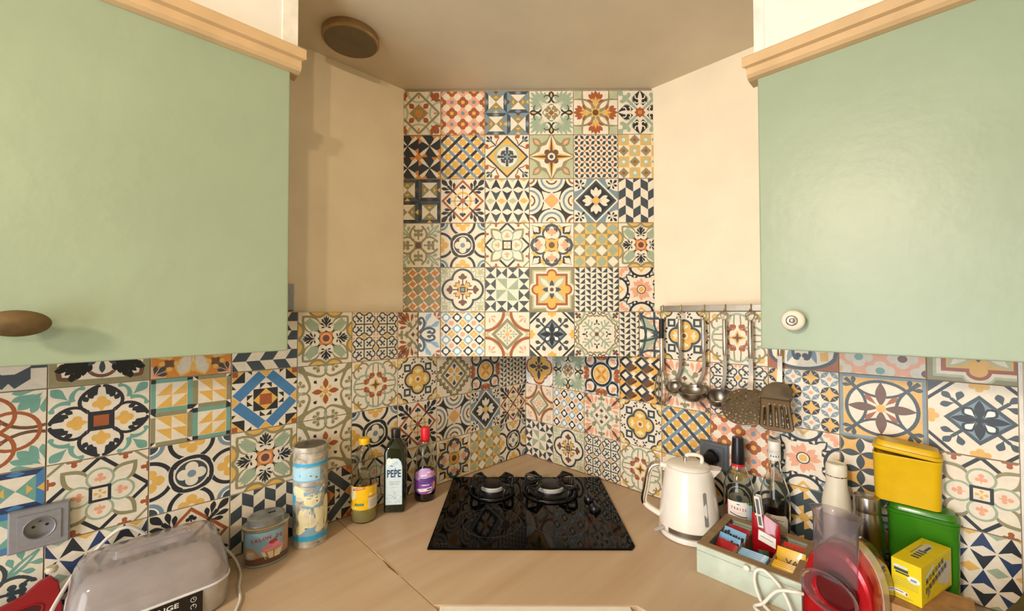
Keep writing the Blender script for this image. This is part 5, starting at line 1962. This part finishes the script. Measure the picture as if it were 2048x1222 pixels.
# ------------------------------------------------------------------ bottles behind the tea box
t = thing('strawberry_syrup_bottle', 'empty-topped glass bottle with black cap and white FRAISE label, beside the kettle', 'bottle', (.062, .924, ZC), face_rz(.062, .924, 6))
prof = [(0, .004), (.02, .003), (.035, .0006), (.0395, .006), (.04, .02), (.04, .135), (.0385, .15), (.033, .168), (.025, .187), (.0185, .203), (.0145, .215), (.0135, .225), (.0135, .262)]
MB().lathe(shell(prof, .0018), glass_c, 48, cap=(False, False)).build('bottle_body', t)
MB().lathe([(0, .205), (.0178, .205), (.0182, .207), (.0178, .24), (.0155, .284), (.0145, .287), (0, .2875)], black_pl, 32, cap=(False, False)).build('cap', t)
MB().lathe([(.0178, .2045), (.0186, .2045), (.0186, .2115), (.0178, .2115)], M('red_cap', 'D8202A', .35), 32, cap=(False, False)).build('cap_ring', t)
p = Pat('w')
p.a('z', [(.3, -1), (1, -1), (1, 1), (.55, 1)]).a('g', [(.5, .75), (1, .6), (1, 1), (.45, 1)]).a('r', [el(-.4, -.9, .3, .18), el(0, -.95, .25, .16), el(.35, -.92, .2, .14)]).a('K', [*bz((-.75, -.3), (-.2, -.5), (.1, -.62), (.5, -.62), .1)])
p.a('S', [rc(-.5, -.12, .3, -.09), rc(-.55, -.24, .4, -.21)]).a('V', [el(-.15, .74, .12, .05)]).a('r', rc(-1, -1, -.92, 1))
lb = MB()
lf = cyl(.0402, .06, .112, .92)
emit(lb, p, lf, slices=20)
for k, chx in enumerate('FRAISE'):
    lb.text(chx, .42, pm('r'), lambda u, v: lf(u, v, .0004), -.58 + k * .19, .3 - k * .03, sx=.5, bold=.03)
lb.build('label', t)

t = thing('clear_liquor_bottle', 'clear glass bottle with white screw cap and dark liquid behind the red pouch', 'bottle', (.058, 1.016, ZC), face_rz(.058, 1.016, 4))
prof = [(0, .004), (.02, .003), (.032, .0006), (.036, .006), (.0365, .02), (.0365, .142), (.0345, .158), (.029, .178), (.021, .2), (.0155, .222), (.0135, .24), (.0135, .268)]
MB().lathe(shell(prof, .0018), glass_c, 48, cap=(False, False)).build('bottle_body', t)
rn = [(r - .0022 if r else 0, z + .0022) for r, z in prof if z < .1] + [(.0342, .122), (0, .122)]
MB().lathe(rn, M('dark_liqueur', '0D0A0C', .1, var=.02), 48, cap=(False, False)).build('liquor', t)
cp = MB().lathe([(0, .244), (.0152, .244), (.0155, .246), (.0155, .268), (.0148, .2685), (.0155, .2695), (.0155, .293), (.0145, .2955), (0, .296)], M('white_screw_cap', 'EDEAE2', .35), 36, cap=(False, False)).build('cap', t)
lb = MB()
cf = cyl(.0157, .246, .27, 1.2)
cpp = Pat(None)
cpp.a('K', [rc(-1, .86, 1, .9), rc(-1, -.92, 1, -.88), *ln([(-.75, .5), (-.45, .62), (-.1, .45), (.3, .5), (.7, .35)], .06)])
emit(lb, cpp, cf, slices=16)
for k, chx in enumerate('BARX'):
    lb.text(chx, .75, pm('K'), lambda u, v: cf(u, v, .0003), -.5 + k * .33, -.18, sx=.42, shear=.1, bold=.03)
lb.build('cap_print', cp)
p = Pat('i')
p.L = []
p.a('i', [(-1, -1), (1, -1), (1, .5), (.75, .85), (-.75, .85), (-1, .5)]).a('V', [*ln([(-.1, .55), (.1, .4), (.2, .5), (.45, .38), (.6, .42)], .05)])
lb = MB()
emit(lb, p, cyl(.0368, .045, .108, .85), slices=16)
lb.build('label', t)

# ------------------------------------------------------------------ flasks
t = thing('white_flask', 'white insulated drinking flask with a steel ring under its lid', 'flask', (.055, 1.153, ZC), face_rz(.055, 1.153))
wfl = M('cream_powder_coat', 'EDE8D6', .4, var=.02)
MB().lathe([(0, .0005), (.029, .0005), (.0315, .004), (.032, .02), (.032, .155), (.0305, .172), (.027, .195), (.0235, .208), (.0222, .22), (.0222, .236), (0, .236)], wfl, 48, cap=(False, False)).build('flask_body', t)
MB().lathe([(.02, .2362), (.0226, .2362), (.0226, .2385), (.02, .2385)], chrome, 40, cap=(False, False)).build('steel_ring', t)
MB().lathe([(0, .2387), (.0222, .2387), (.0226, .242), (.0224, .262), (.0205, .267), (.0185, .2685), (.0165, .2665), (0, .266)], wfl, 40, cap=(False, False)).build('lid', t)
t = thing('steel_flask', 'brushed steel drinking flask between the white flask and green container', 'flask', (.078, 1.2135, ZC), 0)
bst = M('brushed_steel', 'A29C92', .27, metal=1, var=.05, vs=60, stretch=(1, 1, .05))
MB().lathe([(0, .0005), (.03, .0005), (.0325, .004), (.033, .02), (.033, .1), (.0315, .125), (.03, .15), (.0268, .168), (.026, .176), (0, .176)], bst, 48, cap=(False, False)).build('flask_body', t)
MB().lathe([(0, .1765), (.0262, .1765), (.0264, .179), (.0262, .205), (.0245, .2105), (.021, .212), (0, .211)], bst, 40, cap=(False, False)).build('lid', t)

# ------------------------------------------------------------------ tea box
BX, BY, BW, BD, BH = .217, 1.0145, .220, .216, .0725
t = thing('tea_box', 'pale mint wooden tea box with brown rim and open compartments of sachets', 'box', (BX, BY, ZC), RZ)
mint = M('worn_mint_paint', 'C3CFC0', .5, var=.05, vs=30, bump=.1)
raw = M('raw_brown_wood', '9A805D', .6, var=.1, vs=12, stretch=(1, 8, 1), bump=.2)
hw, hd = BW / 2, BD / 2
bd = MB()
for x0, y0, x1, y1 in ((-hw, -hd, hw, -hd + .009), (-hw, hd - .009, hw, hd), (-hw, -hd + .009, -hw + .009, hd - .009), (hw - .009, -hd + .009, hw, hd - .009)):
    bd.box(x0, y0, .0005, x1, y1, .0555, mint)
bd.box(-hw + .009, -hd + .009, .0015, hw - .009, hd - .009, .006, raw)
bd.build('body', t)
lidp = MB()
for x0, y0, x1, y1 in ((-hw, -hd, hw, -hd + .004), (-hw, hd - .004, hw, hd), (-hw, -hd + .004, -hw + .004, hd - .004), (hw - .004, -hd + .004, hw, hd - .004)):
    lidp.box(x0, y0, .0565, x1, y1, .0705, mint)
lidp.build('lid_band', t)
rim = MB()
for x0, y0, x1, y1 in ((-hw, -hd, hw, -hd + .021), (-hw, hd - .021, hw, hd), (-hw, -hd + .021, -hw + .021, hd - .021), (hw - .021, -hd + .021, hw, hd - .021)):
    rim.box(x0, y0, .07, x1, y1, BH + .0005, raw)
rim.build('rim', t, bevel=.001)
for x in (-.034, .04):
    MB().box(x - .003, -hd + .01, .006, x + .003, hd - .01, .062, raw).build('divider', t)
MB().box(-.031, -.032, .006, .037, -.026, .06, raw).build('divider', t)
MB().lathe([(0, 0), (.0035, 0), (.0035, -.006), (.006, -.009), (.006, -.013), (.003, -.015), (0, -.0152)], cer, 20, c=(.006, -hd, .063), ax='y', cap=(False, False))
kb = MB().lathe([(0, 0), (.004, 0), (.004, .004), (.0068, .008), (.0066, .012), (.003, .0145), (0, .0148)], cer, 20, ax='y', cap=(False, False))
kb.v = [(x + .006, -hd + .0 + (y if y < 0 else -y), z + .064) for x, y, z in kb.v]
kb.build('knob', t)
# sachets: each one a little puffed packet standing in a compartment
def sachet(label, x, y, z, w, h, th, tilt, hexc, inkc=None, group=None, seed=0, rz=0):
    m = M('sachet_' + hexc, hexc, .32, var=.05, vs=20, coat=.3, bump=.15, bs=60)
    rg_ = []
    for k in range(7):
        q = k / 6
        ww = w * (1 - .04 * (1 - sin(pi * q)))
        tt = .0006 + th * sin(pi * q) ** .7
        rg_.append([(ww / 2 * cos(2 * pi * j / 14) * (1 if abs(cos(2 * pi * j / 14)) > .9 else 1.03), tt * sin(2 * pi * j / 14), q * h) for j in range(14)])
    mb = MB().loft(rg_, m)
    if inkc:
        ik = pm(inkc)
        rr = random.Random(seed)
        for k in range(7):
            x_ = -w * .38 + k * w * .125
            z_ = h * (.72 + rr.uniform(-.05, .05))
            mb.box(x_, -th - .0008, z_, x_ + w * rr.uniform(.05, .1), -th * .7, z_ + h * rr.uniform(.06, .14), ik)
    o = mb.build('tea_sachet')
    wx, wy = BX - y, BY + x              # local -> world for the box turned by 90 degrees
    o.location = (wx, wy, ZC + z)
    o.rotation_euler = (tilt, 0, RZ + rz)
    tag(o, label, 'sachet', group)
    return o
G_ = 'tea sachets in the mint box'
FR = -.082
sachet('red tea sachet nearest the front rim in the left compartment of the tea box', -.066, -.07, .012, .054, .066, .007, -.5, 'B3202A', None, G_, rz=-.25)
sachet('light blue tea sachet just behind the front red one', -.065, -.046, .014, .056, .068, .006, -.45, '7FB2DE', 'K', G_, 3, rz=-.2)
sachet('blue tea sachet with black lettering, third from the front in the left compartment', -.063, -.02, .015, .058, .074, .008, -.5, '86B8E2', 'K', G_, 5, rz=-.18)
sachet('dark red tea sachet at the back of the left compartment', -.062, .012, .012, .058, .072, .009, -.5, 'A81C2A', None, G_, 6, rz=-.15)
ORD = ('frontmost', 'second from the front', 'third from the front', 'rearmost')
for k in range(4):
    sachet('pale blue tea envelope, %s of the four in the middle compartment' % ORD[k], .003, -.084 + k * .009, .013, .062, .058, .003, -.32, '8DC0E6', None, 'pale blue tea envelopes in the middle compartment', 9)
sachet('dark green tea sachet beside the blue envelopes', .024, -.041, .012, .024, .062, .004, -.5, '23402B', None, G_, 12, rz=.3)
for k in range(4):
    sachet('yellow tea envelope, %s of the four stacked in the right compartment' % ORD[k], .073, -.084 + k * .008, .012, .056, .062, .003, -.22, 'E8B714', None, 'yellow tea envelopes in the right compartment', 20 + k)
o = sachet('single yellow tea envelope with dark letters VAT, standing behind the yellow stack', .071, -.026, .014, .06, .075, .0032, -.35, 'E6B51A', None, 'yellow tea envelopes', 30)
tm = MB()
tm.text('VAT', .017, pm('V'), lambda u, v: (u, -.0038, .047 + v), .01, 0, sx=1.25, bold=.02)
tm.build('lettering', o)
sachet('orange-red round-logo tea sachet at the back of the right compartment', .072, .02, .014, .058, .07, .006, -.6, 'D8402A', 'W', G_, 33)
# red pouch with a white clip
t = thing('tea_pouch', 'glossy red pouch with a white blank label, standing in the tea box', 'pouch', (.168, 1.024, ZC + .03), RZ)
pm_r = M('glossy_red_foil', 'A3121C', .16, var=.08, vs=14, coat=.6, bump=.35, bs=22)
rg_ = []
for k in range(9):
    q = k / 8
    w = .034 - .002 * q
    th = .012 * (1 - q) ** .7 + .0008
    cx = -.003 * q
    rg_.append([(cx + w * cos(2 * pi * j / 24), -.004 + th * sin(2 * pi * j / 24) - .004 * sin(pi * q), .0 + q * .098 - .016 * q * max(0, cos(2 * pi * j / 24))) for j in range(24)])
MB().loft(rg_, pm_r).build('pouch_body', t)
lb = MB()
lb.prism([(-.017, .034), (.022, .034), (.022, .058), (-.017, .058)], .0, .0006, pm('w'), lambda u, v, h: (u, -.0192 + (v - .034) * .16 - h, v - u * .25))
lb.prism([(-.012, .0455), (.016, .0455), (.016, .0468), (-.012, .0468)], .0007, .0009, pm('V'), lambda u, v, h: (u, -.0192 + (v - .034) * .16 - h, v - u * .25))
lb.build('label', t)
t = thing('bag_clip', 'white and grey plastic bag clip closing the red pouch', 'clip', (.1805, 1.007, ZC + .098), RZ)
wcl = M('white_clip_plastic', 'E6E3DC', .35)
for y in (-.0055, .0055):
    MB().prism([(-.0065, 0), (.0065, 0), (.0065, .076), (-.0065, .076)], y - .0018, y + .0018, wcl, lambda u, v, h: (u + (v - .04) * -.14, h + .0055 + (v - .02) * (.12 if h > 0 else .05), v)).build('jaw', t, bevel=.0012)
gi = MB()
for z0, z1 in ((.006, .028), (.033, .07)):
    gi.prism([(-.0034, z0), (.0034, z0), (.0034, z1), (-.0034, z1)], .0, .0006, M('grey_clip_inlay', '5E5F60', .4), lambda u, v, h: (u + (v - .04) * -.14, -.0055 - .0018 - h + .0055 + (v - .02) * .05, v))
gi.build('inlay', t)
MB().tube([(-.0075, .0, .03), (.0075, .0, .03)], .0028, wcl, 12).build('hinge', t)

# coiled white cord in front of the tea box
tag(MB().tube(catmull([(.34, 1.13, .96), (.348, 1.118, .962), (.352, 1.085, .95), (.358, 1.06, .915), (.366, 1.045, .9042), (.378, 1.06, .9042), (.39, 1.1, .9042), (.372, 1.12, .9046), (.352, 1.11, .925), (.342, 1.09, .955), (.338, 1.066, .972), (.337, 1.052, .975), (.3385, 1.04, .966), (.342, 1.04, .94), (.352, 1.055, .9125),
                        (.366, 1.078, .9055), (.38, 1.1, .9062), (.395, 1.13, .9046), (.41, 1.17, .9042), (.42, 1.22, .9042)], 9), .0036, cb, 10).build('appliance_cord'),
    'white cord looped in front of the mint tea box', 'cord')

# ------------------------------------------------------------------ red electric grater
GRZ = radians(90 - 14)
t = thing('electric_grater', 'red and cream electric drum grater with a smoky hopper tube, right of tea box', 'grater', (.284, 1.193, ZC), GRZ)
redm = M('metallic_red', 'C20E1E', .2, metal=.35, var=.04, coat=.7)
dred = M('dark_red_gloss', '5A0A14', .18, metal=.2, coat=.5)
band_m = M('cream_metallic_band', 'C9BEA2', .3, metal=.4)
def arch(w, h, n=22, p=2.6):
    pts = [(w, 0)]
    for k in range(n + 1):
        a = pi * k / n
        cx, sz = cos(a), sin(a)
        pts.append((w * (abs(cx) ** (2 / p)) * (1 if cx >= 0 else -1) * (.82 + .18 * (1 - sz ** 2)), h * .35 + h * .65 * sz ** (2 / p)))
    pts.append((-w, 0))
    return pts
P2 = lambda pts, y, k=1.0, z0=.0006: [(u * k, y, z0 + v * (k if k < 1 else 1)) for u, v in pts]
ar = arch(.062, .172)
mb = MB()
mb.loft([P2(ar, -.042, .9), P2(ar, -.04, .96), P2(ar, -.033, .995), P2(ar, -.02, 1), P2(ar, .004, 1)], redm)
mb.build('front_shell', t)
ar2 = arch(.064, .174)
MB().loft([P2(ar2, .0042), P2(ar2, .03)], band_m).build('middle_band', t)
MB().loft([P2(ar, .0302, 1), P2(ar, .06, .99), P2(ar, .075, .93), P2(ar, .08, .85)], dred).build('rear_shell', t)
MB().lathe([(0, 0), (.033, 0), (.034, .004), (.0315, .012), (.027, .0135), (0, .0125)], dred, 48, c=(0, 0, 0), ax='y', cap=(False, False))
dk = MB().lathe([(0, 0), (.036, 0), (.0365, .006), (.0335, .011), (.03, .012), (0, .0105)], dred, 48, ax='y', cap=(False, False))
dk.v = [(x + .004, -.042 - abs(y), z + .088) for x, y, z in dk.v]
dk.build('drum_socket', t)
smo = M('smoky_clear_plastic', 'DAD2D8', .08, trans=.92, ior=1.25, var=.02)
fl = MB()
ftilt = radians(24)
prof = [(.046, 0), (.0495, 0), (.051, .003), (.05, .006), (.045, .007), (.04, .03), (.038, .03), (.0435, .006), (.046, .003)]
fl.lathe(prof + [prof[0]], smo, 56, cap=(False, False))
# the flange faces the room and tips upwards a little
def tip(p_):
    x, y, z = p_
    yy, zz = -(.03 - z) - 0, y
    c_, s_ = cos(ftilt), sin(ftilt)
    return (x - .002, -.047 + yy * c_ - zz * s_ * -1 * -.55, .078 + zz * c_ - yy * s_)
fl.v = [tip(p_) for p_ in fl.v]
fl.build('drum_holder', t)
tb = MB()
def dsec(z, s, dy=0):
    pts = []
    for k in range(21):
        a = pi * k / 20
        pts.append((.04 * s * cos(a), .006 + dy + .03 * s * sin(a), z))
    for k in range(1, 10):
        q = k / 10
        pts.append((-.04 * s + .08 * s * q, .006 + dy - .012 * s * sin(pi * q) ** .4, z))
    return pts
O_ = [dsec(z, s, d) for z, s, d in ((.108, .96, -.05), (.15, .97, -.049), (.2, .98, -.048), (.228, 1.0, -.047), (.238, 1.12, -.047), (.242, 1.2, -.047))]
I_ = [dsec(z, s, d) for z, s, d in ((.108, .9, -.05), (.15, .91, -.049), (.2, .92, -.048), (.228, .94, -.047), (.238, 1.06, -.047), (.242, 1.15, -.047))]
tb.loft(O_, smo, cap=(False, False))
tb.loft(I_[::-1], smo, cap=(False, False))
tb.loft([O_[-1], I_[-1]], smo, cap=(False, False), smooth=False)
tb.loft([I_[0], O_[0]], smo, cap=(False, False), smooth=False)
tb.build('hopper_tube', t)

# ------------------------------------------------------------------ stacked boxes
def tub(name, label, y0, y1, x0, x1, z0, z1, m, lidtilt, lid_label=None):
    cx, cy = (x0 + x1) / 2, (y0 + y1) / 2
    t = thing(name, label, 'container', (cx, cy, z0), RZ)
    w, d, h = (y1 - y0) / 2, (x1 - x0) / 2, z1 - z0
    hb_ = h - .03
    mb = MB()
    O_ = [rrect(w * .93, d * .9, .012, .0006), rrect(w * .95, d * .93, .016, .006), rrect(w * .985, d * .985, .016, hb_), rrect(w, d, .017, hb_ + .001), rrect(w, d, .017, hb_ + .006)]
    I_ = [rrect(w * .92, d * .9, .014, .008), rrect(w * .955, d * .955, .014, hb_ + .006)]
    mb.loft(O_, m, cap=(True, False))
    mb.loft(I_[::-1], m, cap=(False, True))
    mb.loft([O_[-1], I_[-1]], m, cap=(False, False), smooth=False)
    mb.build('tub', t)
    lid = MB()
    lid.loft([rrect(w * .99, d * .99, .017, .0), rrect(w * 1.01, d * 1.015, .018, .002), rrect(w * 1.01, d * 1.015, .018, .0075), rrect(w * .93, d * .88, .016, .0085), rrect(w * .9, d * .82, .016, .0165), rrect(w * .86, d * .74, .015, .0205)], m)
    lo = lid.build('lid', t)
    lo.location = (0, 0, hb_ + .0065)
    if lidtilt:
        lo.rotation_euler = (0, lidtilt, 0)
        lo.location = (0, 0, hb_ + .0065 + w * sin(abs(lidtilt)))
    return t
yel = M('opaque_yellow_plastic', 'E3B90F', .35, var=.03, sss=.1)
grn = M('translucent_green_plastic', '4FA826', .2, trans=.5, var=.03)
tub('storage_container', 'translucent green lidded storage container standing under the yellow one', 1.248, 1.368, .006, .072, ZC, 1.108, grn, 0)
tub('storage_container', 'yellow plastic storage container with its lid askew, on the green one', 1.224, 1.343, .004, .075, 1.1085, 1.243, yel, -.07 if 0 else .085)
# slatted wooden stand with the yellow tea packet on it
t = thing('wooden_stand', 'light wooden slatted stand under the yellow carton at the right end', 'stand', (.19, 1.32, ZC), RZ)
lw = M('light_slat_wood', 'B98A55', .55, var=.12, vs=10, stretch=(6, 6, 1), bump=.2)
MB().box(-.062, -.066, .05, .062, .066, .066, lw).build('top_board', t, bevel=.002)
for k in range(9):
    MB().box(-.062 + k * .0143, -.0655, .0005, -.0524 + k * .0143, -.058, .0498, lw).build('slat', t)
MB().box(-.062, .054, .0005, .062, .0625, .0498, lw).build('back_board', t)
ang = atan2(.046, -.15)
t = thing('tea_carton', 'small bright yellow card carton with white and grey print, on the wooden stand', 'box', (.236, 1.3075, ZC + .0668), ang)
yc = M('yellow_card', 'E9D215', .45, var=.03)
CW, CD, CH = .152, .047, .079
MB().box(0, 0, .0, CW, CD, CH, yc).build('carton_body', t, bevel=.0008)
fp = MB()
fp.prism([(0, 0), (.032, 0), (.03, .012), (.002, .012)], 0, .0006, yc, lambda u, v, h: (.115 + u * .4, .01 + v * -.4 + .03, CH + .0006 + v * .5 + h))
fp.build('top_flap', t)
pf = MB()
p = Pat(None)
p.a('i', [el(.45, .05, .5, .55, 0, 26), el(.62, -.4, .3, .3)]).a('z', [*ln([(-.72, .35), (-.2, .75)], .14)])
rr = random.Random(8)
for k in range(6):
    x = -.72 + k * .2
    y = .12 + k * .1
    p.a('j', [rc(x, y - .12, x + .05, y + .16), rc(x + .09, y - .1, x + .14, y + .18), rc(x, y - .02 + rr.uniform(-.08, .08), x + .14, y + .06)])
for k in range(7):
    x = -.74 + k * .2
    y = -.3 + k * .1
    p.a('j', [rc(x, y - .16, x + .06, y + .16), rc(x + .1, y - .14, x + .16, y + .18), rc(x, y + rr.uniform(-.12, .06), x + .16, y + .09)])
p.a('G', [te(-.66, -.8, -.5, -.3, .12)]).a('O', rc(-.9, -.96, .9, -.9))
emit(pf, p, lambda u, v, h: (CW / 2 + u * CW / 2, -.0002 - h, CH / 2 + v * CH / 2))
p = Pat(None)
p.a('w', [el(.5, .2, .42, .18, 0)]).a('z', rc(-.85, .6, .1, .72)).a('V', [rc(-.8, .42, .15, .56), rc(-.7, .3, .2, .38)]).a('B', rc(.3, .14, .7, .24))
p.a('G', [rc(-.85, .08 - k * .1, .8, .1 - k * .1) for k in range(5)]).a('w', [(-.9, -.62), (-.8, -.52), (.1, -.56), (.16, -.66), (.06, -.76), (-.8, -.72)]).a('R', ci(.02, -.66, .07)).a('V', rc(-.75, -.64, -.2, -.6))
p.a('G', [rc(-.8, -.84, .4, -.82), rc(-.8, -.9, .2, -.88)])
emit(pf, p, lambda u, v, h: (-.0002 - h, CD / 2 - u * CD / 2, CH / 2 + v * CH / 2))
p = Pat(None)
p.a('i', [el(.25, .1, .45, .42)]).a('V', [*[rc(-.5 + k * .16, -.3, -.4 + k * .16, .25) for k in range(4)], rc(.1, -.2, .5, .0)]).a('G', rc(-.3, .4, .5, .5))
emit(pf, p, lambda u, v, h: (CW / 2 + u * CW / 2, CD / 2 - u * 0 + v * CD / 2, CH + .0002 + h))
pf.build('print', t)

# olive cloth bag slumped at the end of the worktop
t = thing('cloth_bag', 'slumped olive green cloth bag with a dark printed patch, at the far right end', 'bag', (.22, 1.513, ZC), RZ)
olv = M('olive_cloth', '6E6231', .8, var=.15, vs=9, bump=.5, bs=120, hex2='4C4526')
rings = []
for k in range(15):
    q = k / 14
    w = .125 - .045 * q ** 1.3
    d = .1 - .06 * q
    ring = []
    for j in range(40):
        a = 2 * pi * j / 40
        wob = 1 + .05 * sin(5 * a + 4 * q) * (1 - q * .3) + .03 * sin(9 * a - 7 * q)
        cxs = abs(cos(a)) ** .7 * (1 if cos(a) > 0 else -1)
        snn = abs(sin(a)) ** .7 * (1 if sin(a) > 0 else -1)
        ring.append((w * cxs * wob + .012 * q, d * snn * wob, .0006 + .165 * q + (.01 * sin(3 * a + 1) * q)))
    rings.append(ring)
MB().loft(rings, olv).build('bag_body', t)
lb = MB()
emit(lb, Pat(None).a(M('dark_bag_print', '23241C', .8, var=.1), [(-.9, -1), (.6, -.9), (.9, .2), (.4, 1), (-.5, .8), (-1, .1)]),
     lambda u, v, h: (.03 + u * .03, -.108 + .0 * v - h - .002 + (v + 1) * .012, .07 + v * .045))
lb.build('printed_patch', t)
for s_ in (-1, 1):
    MB().tube(catmull([(-.05, s_ * .03, .158), (-.045, s_ * .035, .185), (.0, s_ * .03, .2), (.05, s_ * .032, .185), (.06, s_ * .03, .158)], 6), .006, olv, 8, flat=(1.4, .5)).build('handle', t)
